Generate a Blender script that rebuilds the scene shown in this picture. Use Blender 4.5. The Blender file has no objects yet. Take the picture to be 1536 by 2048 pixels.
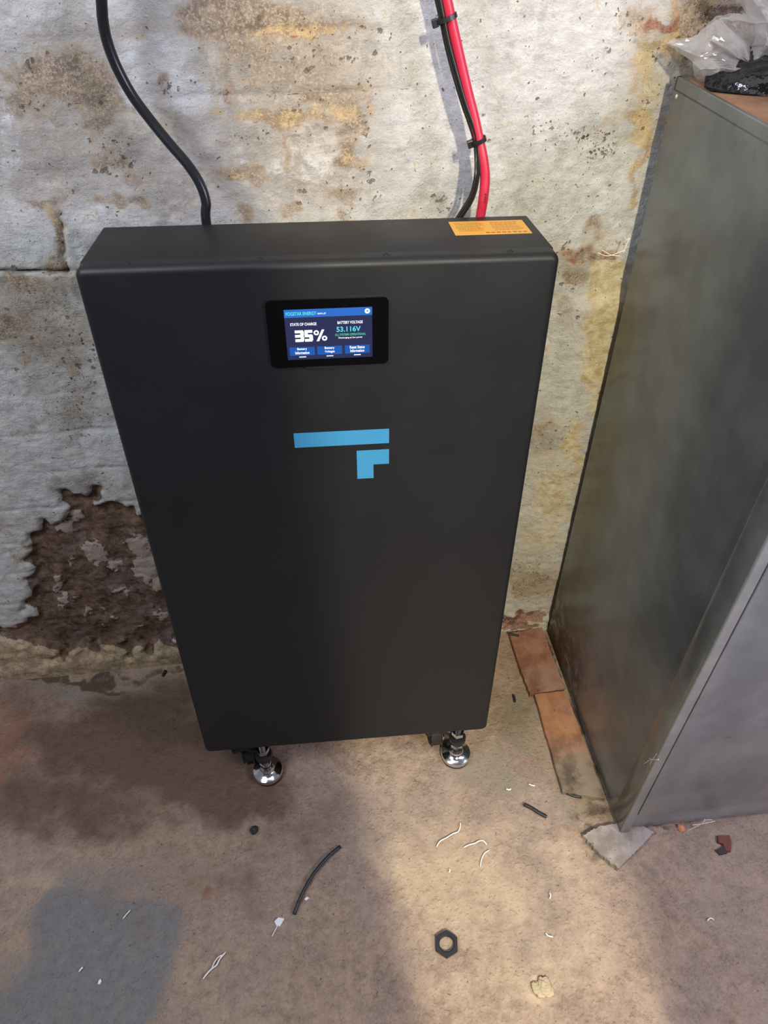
import bpy, bmesh, math, random
import numpy as np
from mathutils import Vector, Matrix, Euler

# ------------------------------------------------------------------ camera, light, exposure
scene = bpy.context.scene
COL = scene.collection
F = 1419.448                                   # focal length in pixels of the 1536x2048 frame
CAM_LOC = Vector((0.02423, -0.67435, 1.33567))
CAM_ROT = Euler((0.81924, 0.01538, -0.09409), 'XYZ')
cam_data = bpy.data.cameras.new('camera')
cam = bpy.data.objects.new('camera', cam_data)
COL.objects.link(cam)
cam.location = CAM_LOC
cam.rotation_euler = CAM_ROT
cam_data.sensor_fit = 'AUTO'
cam_data.sensor_width = 36.0
cam_data.lens = F / 2048 * 36.0
cam_data.clip_start = 0.02
scene.camera = cam

scene.view_settings.view_transform = 'Standard'
scene.view_settings.look = 'None'
scene.view_settings.gamma = 1.0
scene.view_settings.use_curve_mapping = False
scene.view_settings.exposure = 0.0

world = bpy.data.worlds.new('world')
scene.world = world
world.use_nodes = True
world.node_tree.nodes['Background'].inputs[0].default_value = (0.66, 0.68, 0.75, 1)
world.node_tree.nodes['Background'].inputs[1].default_value = 0.24

def area_light(name, loc, target, sx, sy, power, color):
    d = bpy.data.lights.new(name, 'AREA')
    d.shape = 'RECTANGLE'; d.size = sx; d.size_y = sy; d.energy = power; d.color = color
    o = bpy.data.objects.new(name, d); COL.objects.link(o)
    o.location = loc
    o.rotation_euler = (Vector(target) - Vector(loc)).to_track_quat('-Z', 'Y').to_euler()
    return o
# warm light from behind the viewer, narrowed by the slot of the added blocker
area_light('warm_gap_light', (0.374, -1.76, 2.10), (0.27, -0.9, 0.0), 0.055, 0.20, 68, (1.0, 0.90, 0.66))
# cool daylight from high on the left and from the right
area_light('cool_daylight_left', (-0.80, -0.60, 1.9), (-0.35, 0.3, 0.85), 0.45, 0.45, 17, (0.84, 0.89, 1.0))
area_light('cool_daylight_right', (1.15, -0.95, 1.35), (0.4, 0.0, 0.3), 0.45, 0.45, 24, (0.86, 0.81, 1.0))

area_light('overhead_fill', (0.0, -0.35, 2.5), (0.0, -0.1, 0.0), 1.2, 0.9, 5, (0.93, 0.95, 1.0))  # added soft fill from above for the cabinet top and floor

# ------------------------------------------------------------------ helpers
PI = math.pi
RC = CAM_ROT.to_matrix()
def ray(px, py): return RC @ Vector(((px - 768) / F, -(py - 1024) / F, -1))
def hit(px, py, n, d):
    n = Vector(n); r = ray(px, py)
    return CAM_LOC + r * ((d - n.dot(CAM_LOC)) / n.dot(r))
def floor_at(px, py, z=0.0): return hit(px, py, (0, 0, 1), z)
WN = Vector((-0.01829, 1, 0)); WD = 0.31582
def wall_at(px, py, off=0.0): return hit(px, py, WN, WD - off)
LT = -0.02408
def side_at(px, py, off=0.0):
    n = Vector((math.cos(LT), -math.sin(LT), 0))
    return hit(px, py, n, n.dot(Vector((.4872, -.168, 0))) - off)
def front_at(px, py, off=0.0): return hit(px, py, (0, 1, 0), -0.168 - off)

def link(name, me, mat, parent=None, smooth=False):
    o = bpy.data.objects.new(name, me); COL.objects.link(o)
    if mat is not None: me.materials.append(mat)
    if parent is not None:
        o.parent = parent
    if smooth:
        for p in me.polygons: p.use_smooth = True
    return o
def obj(name, bm, mat, parent=None, smooth=False, autosmooth=None):
    me = bpy.data.meshes.new(name)
    bmesh.ops.recalc_face_normals(bm, faces=bm.faces)
    if autosmooth is not None:
        for f in bm.faces: f.smooth = True
        for e in bm.edges:
            if len(e.link_faces) == 2 and e.calc_face_angle(0) > autosmooth: e.smooth = False
        smooth = False
    bm.to_mesh(me); bm.free()
    return link(name, me, mat, parent, smooth)
def tag(o, label=None, cat=None, group=None, kind=None):
    if label: o['label'] = label
    if cat: o['category'] = cat
    if group: o['group'] = group
    if kind: o['kind'] = kind
    return o
def empty(name, loc=(0, 0, 0), rot=(0, 0, 0)):
    o = bpy.data.objects.new(name, None); COL.objects.link(o)
    o.empty_display_size = 0.05
    o.location = loc; o.rotation_euler = rot
    return o
def box(bm, x0, x1, y0, y1, z0, z1, bevel=0, seg=3, M=None):
    r = bmesh.ops.create_cube(bm, size=1)
    vs = r['verts']
    for v in vs:
        v.co = Vector(((x0 + x1) / 2 + v.co.x * (x1 - x0), (y0 + y1) / 2 + v.co.y * (y1 - y0), (z0 + z1) / 2 + v.co.z * (z1 - z0)))
    if bevel:
        es = list({e for v in vs for e in v.link_edges})
        r2 = bmesh.ops.bevel(bm, geom=es, offset=bevel, segments=seg, affect='EDGES', profile=0.5)
        vs = list({v for f in r2['faces'] for v in f.verts} | {v for v in vs if v.is_valid})
    if M is not None:
        for v in vs: v.co = M @ v.co
    return vs
def prism(bm, pts, axis_vec, M=None):
    """closed polygon pts (3d) extruded along axis_vec"""
    a = [bm.verts.new(Vector(p)) for p in pts]
    b = [bm.verts.new(Vector(p) + Vector(axis_vec)) for p in pts]
    n = len(pts)
    bm.faces.new(a); bm.faces.new(b[::-1])
    for i in range(n):
        bm.faces.new((a[i], b[i], b[(i + 1) % n], a[(i + 1) % n]))
    return a + b
def lathe(bm, prof, c, seg=32):
    rings = []
    for r, z in prof:
        if r < 1e-6:
            rings.append([bm.verts.new((c[0], c[1], c[2] + z))])
        else:
            rings.append([bm.verts.new((c[0] + r * math.cos(2 * PI * k / seg), c[1] + r * math.sin(2 * PI * k / seg), c[2] + z)) for k in range(seg)])
    for A, B in zip(rings, rings[1:]):
        for k in range(seg):
            k2 = (k + 1) % seg
            if len(A) == 1 and len(B) == 1: continue
            if len(A) == 1: bm.faces.new((A[0], B[k], B[k2]))
            elif len(B) == 1: bm.faces.new((A[k], B[0], A[k2]))
            else: bm.faces.new((A[k], B[k], B[k2], A[k2]))
def catmull(pts, n=8):
    pts = [Vector(p) for p in pts]
    P = [2 * pts[0] - pts[1]] + pts + [2 * pts[-1] - pts[-2]]
    out = []
    for i in range(1, len(P) - 2):
        for k in range(n):
            t = k / n
            p0, p1, p2, p3 = P[i - 1], P[i], P[i + 1], P[i + 2]
            out.append(0.5 * ((2 * p1) + (-p0 + p2) * t + (2 * p0 - 5 * p1 + 4 * p2 - p3) * t * t + (-p0 + 3 * p1 - 3 * p2 + p3) * t ** 3))
    out.append(pts[-1])
    return out
def tube(bm, path, r, seg=12, flat=1.0, caps=True):
    """r: radius or list of radii"""
    n = len(path); rings = []
    up = Vector((0, 1, 0))
    for i, p in enumerate(path):
        t = (path[min(i + 1, n - 1)] - path[max(i - 1, 0)]).normalized()
        a = up - t * up.dot(t)
        if a.length < 1e-4: a = Vector((1, 0, 0)) - t * t.x
        a.normalize(); b = t.cross(a)
        up = a
        rr = r[i] if isinstance(r, (list, tuple)) else r
        rings.append([bm.verts.new(p + a * rr * flat * math.cos(2 * PI * k / seg) + b * rr * math.sin(2 * PI * k / seg)) for k in range(seg)])
    for A, B in zip(rings, rings[1:]):
        for k in range(seg):
            bm.faces.new((A[k], A[(k + 1) % seg], B[(k + 1) % seg], B[k]))
    if caps:
        bm.faces.new(rings[0]); bm.faces.new(rings[-1][::-1])

# value noise in numpy ------------------------------------------------
_rng = np.random.RandomState(7)
_T = _rng.rand(256, 256)
def vnoise(x, y, s=0):
    x = np.asarray(x) + 31.7 * s + 500; y = np.asarray(y) + 17.3 * s + 500
    xi = np.floor(x).astype(int); yi = np.floor(y).astype(int)
    fx = x - xi; fy = y - yi
    fx = fx * fx * (3 - 2 * fx); fy = fy * fy * (3 - 2 * fy)
    g = lambda a, b: _T[(a + 13 * s) % 256, b % 256]
    return (g(xi, yi) * (1 - fx) + g(xi + 1, yi) * fx) * (1 - fy) + (g(xi, yi + 1) * (1 - fx) + g(xi + 1, yi + 1) * fx) * fy
def fbm(x, y, s=0, o=4):
    v = 0; a = 0.5; t = 0
    for i in range(o):
        v = v + a * vnoise(x * 2 ** i, y * 2 ** i, s + i); t += a; a *= 0.5
    return v / t
def sstep(a, b, x):
    t = np.clip((x - a) / (b - a), 0, 1); return t * t * (3 - 2 * t)
def inpoly(X, Y, poly):
    ins = np.zeros(X.shape, bool); n = len(poly)
    for i in range(n):
        x0, y0 = poly[i]; x1, y1 = poly[(i + 1) % n]
        if y0 == y1: continue
        c = ((y0 > Y) != (y1 > Y)) & (X < (x1 - x0) * (Y - y0) / (y1 - y0) + x0)
        ins ^= c
    return ins.astype(float)
def blobs(X, Y, lst):
    m = np.zeros(X.shape)
    for b in lst:
        x, y, rx, ry, s = b[:5]; a = math.radians(b[5]) if len(b) > 5 else 0
        dx = X - x; dy = Y - y
        u = dx * math.cos(a) + dy * math.sin(a); v = -dx * math.sin(a) + dy * math.cos(a)
        m = np.maximum(m, s * np.exp(-((u / rx) ** 2 + (v / ry) ** 2) ** 1.5 * 0.7))
    return m
def photo_coords(P):
    """rest positions (N,3) -> photo pixel coordinates, used to place stains that were located on the photo"""
    q = (P - np.array(CAM_LOC)) @ np.array(RC)
    return 768 + F * q[..., 0] / -q[..., 2], 1024 - F * q[..., 1] / -q[..., 2]
def grid_mesh(name, P, mat, attrs, kind='structure', parent=None):
    ny, nx = P.shape[:2]
    me = bpy.data.meshes.new(name)
    idx = np.arange(nx * ny).reshape(ny, nx)
    q = np.stack([idx[:-1, :-1], idx[:-1, 1:], idx[1:, 1:], idx[1:, :-1]], -1).reshape(-1, 4)
    me.vertices.add(nx * ny); me.vertices.foreach_set('co', P.reshape(-1).astype(np.float32))
    me.loops.add(q.size); me.loops.foreach_set('vertex_index', q.reshape(-1).astype(np.int32))
    me.polygons.add(len(q)); me.polygons.foreach_set('loop_start', (np.arange(len(q)) * 4).astype(np.int32))
    me.polygons.foreach_set('use_smooth', np.ones(len(q), bool))
    me.update(calc_edges=True); me.validate()
    for an, chans in attrs.items():
        at = me.attributes.new(an, 'FLOAT_COLOR', 'POINT')
        c = np.ones((nx * ny, 4), np.float32)
        for k, ch in enumerate(chans): c[:, k] = ch.reshape(-1)
        at.data.foreach_set('color', c.reshape(-1))
    o = link(name, me, mat, parent)
    if kind: o['kind'] = kind
    return o

# ------------------------------------------------------------------ node helpers
class NB:
    def __init__(self, name):
        self.m = bpy.data.materials.new(name); self.m.use_nodes = True
        self.t = self.m.node_tree; self.n = self.t.nodes; self.n.clear()
        self.out = self.n.new('ShaderNodeOutputMaterial')
        self.tc = None
    def new(self, t, **kw):
        nd = self.n.new(t)
        for k, v in kw.items(): setattr(nd, k, v)
        return nd
    def lk(self, a, b): self.t.links.new(a, b)
    def put(self, sock, v):
        if isinstance(v, bpy.types.NodeSocket): self.lk(v, sock)
        elif v is not None:
            if sock.type == 'RGBA' and len(v) == 3: v = (*v, 1)
            sock.default_value = v
    def coord(self, scale=(1, 1, 1), rot=(0, 0, 0)):
        if not self.tc: self.tc = self.new('ShaderNodeTexCoord')
        mp = self.new('ShaderNodeMapping'); self.lk(self.tc.outputs['Object'], mp.inputs[0])
        mp.inputs['Scale'].default_value = scale; mp.inputs['Rotation'].default_value = rot
        return mp.outputs[0]
    def noise(self, s, d=4, r=.55, vec=None, dist=0):
        nd = self.new('ShaderNodeTexNoise'); self.lk(vec or self.coord(), nd.inputs['Vector'])
        nd.inputs['Scale'].default_value = s; nd.inputs['Detail'].default_value = d
        nd.inputs['Roughness'].default_value = r; nd.inputs['Distortion'].default_value = dist
        return nd.outputs[0]
    def voro(self, s, vec=None):
        nd = self.new('ShaderNodeTexVoronoi'); self.lk(vec or self.coord(), nd.inputs['Vector'])
        nd.inputs['Scale'].default_value = s
        return nd.outputs['Distance']
    def math(self, op, a, b=None, c=None):
        nd = self.new('ShaderNodeMath', operation=op)
        self.put(nd.inputs[0], a)
        if b is not None: self.put(nd.inputs[1], b)
        if c is not None: self.put(nd.inputs[2], c)
        return nd.outputs[0]
    def ramp(self, v, a, b, lo=0.0, hi=1.0):
        nd = self.new('ShaderNodeMapRange', interpolation_type='SMOOTHSTEP')
        self.put(nd.inputs[0], v)
        for i, x in enumerate((a, b, lo, hi)): nd.inputs[i + 1].default_value = x
        return nd.outputs[0]
    def mix(self, f, a, b, mode='MIX'):
        nd = self.new('ShaderNodeMix', data_type='RGBA', blend_type=mode)
        self.put(nd.inputs['Factor'], f); self.put(nd.inputs[6], a); self.put(nd.inputs[7], b)
        return nd.outputs[2]
    def attr(self, name):
        nd = self.new('ShaderNodeAttribute', attribute_name=name)
        s = self.new('ShaderNodeSeparateColor'); self.lk(nd.outputs['Color'], s.inputs[0])
        return s.outputs[0], s.outputs[1], s.outputs[2]
    def bump(self, h, dist, strength=1.0, normal=None):
        nd = self.new('ShaderNodeBump'); self.put(nd.inputs['Height'], h)
        nd.inputs['Distance'].default_value = dist; nd.inputs['Strength'].default_value = strength
        if normal: self.lk(normal, nd.inputs['Normal'])
        return nd.outputs[0]
    def bsdf(self, **kw):
        p = self.new('ShaderNodeBsdfPrincipled')
        for k, v in kw.items(): self.put(p.inputs[k.replace('_', ' ')], v)
        self.lk(p.outputs[0], self.out.inputs[0])
        return p

def simple(name, col, rough=.5, metal=0.0, spec=.5, bump=None, var=0.0, vs=60):
    b = NB(name)
    c = col
    if var:
        c = b.mix(b.noise(vs, 4), tuple(x * (1 - var) for x in col), tuple(min(1, x * (1 + var)) for x in col))
    kw = dict(Base_Color=c, Roughness=rough, Metallic=metal)
    p = b.bsdf(**kw); p.inputs['Specular IOR Level'].default_value = spec
    if bump: b.lk(b.bump(b.noise(bump[0], 3), bump[1]), p.inputs['Normal'])
    return b.m
def emit(name, col, s=1.0):
    b = NB(name); e = b.new('ShaderNodeEmission')
    e.inputs[0].default_value = (*col, 1); e.inputs[1].default_value = s
    b.lk(e.outputs[0], b.out.inputs[0]); return b.m

# ------------------------------------------------------------------ wall material
def wall_material():
    b = NB('peeling_whitewash')
    tan, brown, ochre = b.attr('stain')
    dirt, red, clean = b.attr('stain_more')
    grey, chip, yel = b.attr('stain_third')
    wear, crack, ring = b.attr('stain_fourth')
    nF = b.noise(75, 6, .68); nM = b.noise(22, 6, .62); nL = b.noise(6, 3, .5); nX = b.noise(300, 5, .7)
    nG = b.noise(34, 8, .72, dist=.6)
    brush = b.noise(55, 5, .65, vec=b.coord((1, 1, 2.6), (0, .3, 0)))
    sub = lambda x, k: b.math('MULTIPLY', b.math('SUBTRACT', x, .5), k)
    mixn = b.math('ADD', b.math('MULTIPLY', nG, .5), b.math('ADD', b.math('MULTIPLY', nF, .3), b.math('MULTIPLY', nX, .2)))
    base = b.mix(b.ramp(mixn, .36, .60), (.38, .37, .34), (.555, .55, .53))
    base = b.mix(b.ramp(brush, .38, .68, 0, .35), base, (.61, .605, .58))
    # worn thin paint, beige and grey showing through
    wf = b.ramp(b.math('ADD', wear, sub(mixn, 3.0)), .12, .62)
    wcol = b.mix(b.ramp(nG, .38, .62), (.23, .18, .125), (.52, .47, .40))
    wcol = b.mix(b.ramp(nX, .42, .62, 0, .4), wcol, (.52, .49, .43))
    base = b.mix(b.math('MULTIPLY', wf, .85), base, wcol)
    # brighter clean paint
    cf = b.ramp(b.math('ADD', clean, sub(mixn, 1.8)), .35, .66)
    base = b.mix(b.math('MULTIPLY', cf, .85), base, b.mix(b.ramp(brush, .3, .7), (.50, .50, .48), (.64, .64, .625)))
    # grey grime
    gf = b.ramp(b.math('ADD', grey, sub(mixn, 3.0)), .18, .70)
    base = b.mix(b.math('MULTIPLY', gf, .72), base, b.mix(b.ramp(nF, .35, .65), (.14, .115, .085), (.38, .35, .30)))
    # yellow tinted paint
    yf = b.ramp(b.math('ADD', yel, sub(nM, 1.1)), .20, .85)
    base = b.mix(b.math('MULTIPLY', yf, .92), base, b.mix(b.ramp(nF, .35, .65), (.45, .34, .17), (.64, .57, .38)))
    # tan stained brick
    tf = b.ramp(b.math('ADD', tan, sub(mixn, 3.8)), .12, .60)
    tcol = b.mix(b.ramp(nF, .36, .62), (.17, .115, .07), (.35, .265, .18))
    tcol = b.mix(b.ramp(nX, .48, .60, 0, .5), tcol, (.50, .45, .37))
    base = b.mix(b.math('MULTIPLY', tf, .86), base, tcol)
    # ochre
    of = b.ramp(b.math('ADD', ochre, sub(mixn, 3.6)), .18, .68)
    base = b.mix(b.math('MULTIPLY', of, .82), base, b.mix(b.ramp(mixn, .40, .60), (.25, .15, .07), (.56, .42, .22)))
    # red brick dust
    rf = b.ramp(b.math('ADD', red, sub(mixn, 4.0)), .45, .75)
    base = b.mix(b.math('MULTIPLY', rf, .85), base, b.mix(b.ramp(nX, .4, .6), (.17, .055, .032), (.32, .17, .11)))
    # bare dark broken brick
    bf = b.ramp(b.math('ADD', brown, sub(nX, .7)), .42, .56)
    bcol = b.mix(b.ramp(mixn, .38, .62), (.075, .043, .027), (.25, .165, .11))
    bcol = b.mix(b.ramp(b.noise(16, 5, .65, dist=.8), .48, .66, 0, .75), bcol, b.mix(nX, (.16, .135, .13), (.30, .24, .21)))
    bcol = b.mix(b.ramp(b.noise(28, 5, .65), .55, .66, 0, .8), bcol, (.035, .022, .015))
    base = b.mix(bf, base, bcol)
    # chips of paint left on the bare brick
    kf = b.ramp(b.math('ADD', chip, b.math('MULTIPLY', b.math('SUBTRACT', nF, .5), 1.5)), .47, .54)
    base = b.mix(kf, base, b.mix(nM, (.30, .20, .145), (.55, .50, .44)))
    # speckles
    sp = b.noise(330, 3, .6)
    spm = b.math('MULTIPLY', b.ramp(sp, .60, .66), b.ramp(b.math('ADD', dirt, b.math('MULTIPLY', b.math('SUBTRACT', nM, .5), 1.7)), .35, .7))
    sp2 = b.math('MULTIPLY', b.ramp(b.noise(110, 3, .6), .615, .65), b.ramp(b.math('ADD', dirt, b.math('MULTIPLY', b.math('SUBTRACT', nL, .5), 1.5)), .4, .75))
    sp0 = b.math('MULTIPLY', b.ramp(b.noise(150, 2, .5), .70, .73), .8)
    base = b.mix(b.math('MAXIMUM', b.math('MAXIMUM', spm, sp2), sp0), base, (.085, .062, .038))
    ck = b.ramp(b.math('ADD', crack, sub(nF, 1.6)), .42, .62)
    base = b.mix(b.math('MULTIPLY', ck, .7), base, (.16, .125, .09))
    rg = b.ramp(b.math('ADD', ring, sub(nX, 1.2)), .40, .62)
    base = b.mix(b.math('MULTIPLY', rg, .75), base, b.mix(nX, (.07, .045, .025), (.20, .13, .08)))
    h = b.math('ADD', b.math('MULTIPLY', nF, .6), b.math('ADD', b.math('MULTIPLY', nX, .25), b.math('MULTIPLY', brush, .3)))
    h = b.math('SUBTRACT', h, b.math('MULTIPLY', bf, .5))
    h = b.math('SUBTRACT', h, b.math('MULTIPLY', tf, .12))
    h = b.math('SUBTRACT', h, b.math('MULTIPLY', b.math('ADD', ck, rg), .35))
    h = b.math('ADD', h, b.math('MULTIPLY', kf, .4))
    p = b.bsdf(Base_Color=base, Roughness=.85)
    p.inputs['Specular IOR Level'].default_value = .25
    b.lk(b.bump(h, .0045, .9), p.inputs['Normal'])
    return b.m

# ------------------------------------------------------------------ wall
def build_wall():
    xs = np.arange(-1.25, 1.45, .0035); zs = np.arange(-.02, 1.75, .0035)
    X, Z = np.meshgrid(xs, zs)
    Y = WD - WN.x * X
    P = np.stack([X, Y, Z], -1)
    PX, PY = photo_coords(P)
    wx = (fbm(X * 28, Z * 28, 3) - .5) * 46; wy = (fbm(X * 28, Z * 28, 9) - .5) * 46
    wx2 = (fbm(X * 90, Z * 90, 5) - .5) * 22; wy2 = (fbm(X * 90, Z * 90, 12) - .5) * 22
    U = PX + wx + wx2; V = PY + wy + wy2
    tan = blobs(U, V, [(120, 150, 95, 62, .78), (190, 190, 60, 50, .8), (60, 210, 60, 35, .5), (190, 255, 34, 42, .7), (240, 275, 25, 30, .35),
        (400, 30, 60, 42, .9), (480, 25, 70, 48, 1.0), (560, 45, 60, 38, .85), (650, 55, 90, 26, .62), (520, 110, 70, 40, .55), (480, 92, 34, 20, .8),
        (600, 130, 90, 60, .48), (700, 190, 50, 30, .6), (640, 190, 50, 24, .55), (590, 235, 110, 20, .72), (700, 240, 50, 26, .7),
        (475, 345, 36, 26, .62), (512, 362, 22, 26, .66), (688, 305, 20, 40, .82), (705, 335, 26, 20, .6), (570, 310, 9, 66, .5), (455, 140, 10, 70, .5), (700, 395, 50, 16, .5),
        (220, 325, 42, 30, .5), (250, 355, 25, 15, .5), (485, 430, 24, 22, .55), (590, 425, 26, 20, .6), (690, 425, 18, 16, .45), (340, 165, 18, 16, .55), (350, 415, 40, 12, .4),
        (118, 470, 12, 60, .62), (90, 405, 60, 10, .5), (250, 400, 90, 9, .45), (110, 530, 30, 14, .7), (20, 560, 60, 14, .55),
        (15, 650, 42, 26, .78), (70, 575, 60, 18, .5), (120, 690, 60, 28, .5), (150, 735, 24, 30, .5), (60, 720, 40, 18, .42),
        (1290, 60, 40, 60, .55), (1220, 240, 12, 30, .4), (1190, 465, 22, 30, .72), (1175, 510, 60, 18, .6), (1150, 555, 22, 15, .7), (1215, 505, 30, 12, .6),
        (1420, 40, 80, 80, .6), (1500, 100, 90, 60, .55), (1370, 120, 30, 60, .5), (1295, 200, 20, 70, .42), (1270, 130, 20, 60, .3),
        (1060, 1170, 60, 28, .62), (1090, 1100, 22, 16, .4), (1110, 590, 14, 30, .35), (1070, 850, 24, 18, .4), (20, 1090, 60, 24, .3, 30), (8, 1060, 20, 20, .45), (50, 870, 26, 14, .4)])
    ochre = blobs(U, V, [(1345, 50, 13, 60, .95), (1325, 95, 40, 18, .9), (1290, 130, 22, 50, .45), (1275, 225, 46, 20, .75), (1270, 265, 36, 18, .7), (1287, 280, 9, 70, .9), (1270, 370, 8, 80, .7, 8),
        (600, 62, 120, 9, .75), (560, 235, 110, 12, .55), (690, 215, 60, 14, .5), (475, 350, 22, 14, .45), (690, 310, 12, 26, .5),
        (1215, 505, 30, 10, .4), (110, 455, 7, 55, .35), (60, 1322, 150, 40, 1.3), (230, 1318, 180, 30, 1.3), (420, 1316, 180, 26, 1.2), (20, 1275, 40, 16, .6), (0, 1300, 60, 30, .8)])
    red = blobs(U, V, [(450, 190, 12, 16, .55), (447, 207, 8, 7, .75), (600, 72, 130, 3, .62), (90, 76, 60, 4, .5), (490, 210, 12, 6, .5), (522, 203, 12, 6, .45), (355, 168, 20, 9, .34),
        (500, 250, 50, 3.5, .55), (650, 250, 70, 3, .5), (1325, 52, 34, 15, 1.0), (1350, 40, 14, 18, .8), (1290, 60, 12, 20, .45), (1275, 220, 14, 10, .5), (1240, 250, 5, 14, .5),
        (1190, 507, 60, 9, .62), (1140, 520, 18, 9, .6), (1050, 1236, 60, 11, 1.2), (1300, 90, 18, 8, .4)])
    brown = np.zeros_like(X)
    poly = [(116, 986), (150, 992), (190, 980), (200, 1002), (237, 1010), (262, 1022), (290, 1046), (420, 1080), (500, 1180), (620, 1290), (480, 1302), (350, 1296), (250, 1298), (170, 1302), (130, 1312), (98, 1306),
            (92, 1296), (52, 1290), (20, 1282), (0, 1264), (28, 1252), (56, 1236), (60, 1212), (57, 1150), (66, 1100), (72, 1066), (118, 1050), (140, 1030), (125, 1008)]
    jx = (fbm(X * 120, Z * 120, 21) - .5) * 26; jy = (fbm(X * 120, Z * 120, 25) - .5) * 26
    j2 = (fbm(X * 45, Z * 45, 61, 4) - .5) * 60; j3 = (fbm(X * 45, Z * 45, 66, 4) - .5) * 60
    ip = inpoly(PX + jx * 1.2 + j2, PY + jy * 1.2 + j3, poly)
    k = np.array([1, 2, 3, 2, 1.]); k /= k.sum()
    for ax in (0, 1): ip = np.apply_along_axis(lambda v: np.convolve(v, k, 'same'), ax, ip)
    brown = ip
    brown = np.maximum(brown, blobs(U, V, [(1445, 30, 50, 40, .56), (1460, 60, 20, 12, .7), (1035, 1232, 60, 7, .5)]))
    chip = blobs(PX + jx, PY + jy, [(150, 1040, 16, 12, 1.1), (128, 1062, 17, 14, 1.1, 20), (185, 1112, 20, 22, .85), (200, 1125, 24, 20, .7), (230, 1140, 17, 9, .9), (115, 1172, 9, 22, .85), (104, 1190, 14, 6, .75),
        (243, 1193, 20, 5, .85), (275, 1100, 30, 20, .95, 30), (295, 1140, 30, 32, 1.0, 60), (310, 1175, 20, 14, .8), (124, 1208, 9, 16, .75), (176, 1228, 10, 6, .8), (205, 1258, 9, 7, .95), (200, 1227, 10, 5, .7),
        (172, 1240, 6, 10, .7), (280, 1262, 12, 5, .8), (325, 1240, 14, 14, .7), (135, 1125, 24, 18, .5), (310, 1234, 7, 5, .8), (222, 1240, 6, 4, .7), (140, 1208, 12, 5, .6)]) * np.clip(brown * 2, 0, 1)
    grey = blobs(U, V, [(40, 430, 40, 40, .15), (100, 580, 110, 26, .72), (40, 620, 60, 40, .6), (80, 690, 60, 50, .62), (60, 770, 30, 60, .5), (150, 800, 26, 80, .5), (180, 640, 40, 40, .4), (170, 840, 30, 24, .55), (20, 560, 50, 20, .7),
        (590, 160, 130, 70, .62), (520, 140, 60, 60, .62), (120, 60, 120, 26, .45), (30, 300, 60, 90, .45), (120, 310, 60, 40, .5), (400, 240, 60, 20, .35), (460, 250, 30, 60, .4), (545, 30, 40, 40, .6), (520, 290, 60, 50, .42),
        (330, 330, 60, 30, .36), (740, 120, 20, 60, .3), (600, 20, 60, 30, .3), (260, 60, 40, 30, .3), (740, 300, 10, 90, .25), (880, 410, 30, 26, .52), (1230, 120, 30, 90, .25), (1170, 210, 40, 30, .3), (1440, 70, 120, 90, .55),
        (1360, 110, 30, 60, .55), (1190, 260, 40, 16, .45), (1150, 530, 40, 30, .5), (1120, 620, 24, 40, .42), (1080, 870, 60, 30, .55), (1060, 1080, 40, 50, .35), (150, 960, 60, 26, .62), (200, 985, 30, 20, .4), (120, 520, 12, 30, .7),
        (230, 145, 30, 10, .4), (40, 120, 60, 40, .25)])
    dirt = blobs(U, V, [(110, 650, 140, 120, .62), (150, 820, 50, 110, .62), (230, 320, 60, 60, .6), (90, 170, 120, 80, .55), (500, 280, 60, 30, .55), (590, 150, 150, 90, .5), (600, 40, 200, 40, .45), (700, 380, 60, 50, .5), (880, 410, 30, 30, .6),
        (1110, 250, 60, 14, .75), (1190, 280, 40, 40, .65), (1290, 150, 40, 180, .55), (1130, 550, 40, 70, .62), (1090, 870, 60, 30, .55), (1060, 1160, 60, 70, .6), (1440, 60, 140, 90, .7), (320, 180, 60, 30, .45), (300, 560, 60, 60, .3), (120, 540, 40, 24, .7), (8, 200, 10, 160, .6), (470, 360, 40, 30, .6)])
    clean = blobs(U, V, [(20, 270, 26, 90, .9), (30, 420, 30, 50, .6), (300, 430, 60, 20, .7), (220, 20, 50, 30, .8), (60, 20, 60, 30, .75), (480, 330, 20, 40, .7), (310, 120, 75, 45, .95), (370, 180, 60, 40, .85), (270, 175, 45, 40, .75), (62, 470, 46, 50, 1.0), (190, 440, 55, 26, .85), (160, 500, 18, 40, .6), (20, 40, 50, 30, .6), (1000, 200, 260, 260, .62), (1160, 60, 130, 120, .7), (850, 60, 140, 110, .6),
        (1200, 350, 60, 90, .65), (1100, 620, 30, 80, .5), (1150, 480, 40, 50, .5), (30, 760, 40, 70, .6), (60, 900, 90, 60, .7), (210, 900, 40, 60, .8), (150, 600, 50, 20, .6), (30, 980, 70, 60, .7), (100, 1020, 50, 40, .5), (230, 985, 60, 40, .55),
        (550, 335, 30, 40, .55), (640, 330, 50, 40, .55), (210, 30, 60, 30, .5), (30, 1110, 60, 80, .8), (40, 1180, 40, 50, .7), (60, 960, 100, 70, .9), (200, 920, 60, 80, .9), (40, 830, 60, 60, .85)])
    yel = blobs(U, V, [(1210, 600, 40, 110, 1.0), (1190, 700, 36, 120, .9), (1140, 880, 20, 60, .75), (1100, 980, 60, 80, .62), (1080, 1060, 60, 60, .5), (980, 400, 60, 60, .25), (1220, 540, 30, 50, .9),
        (900, 420, 200, 50, .3), (1290, 160, 26, 120, .55), (1200, 480, 40, 40, .4)])
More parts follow.
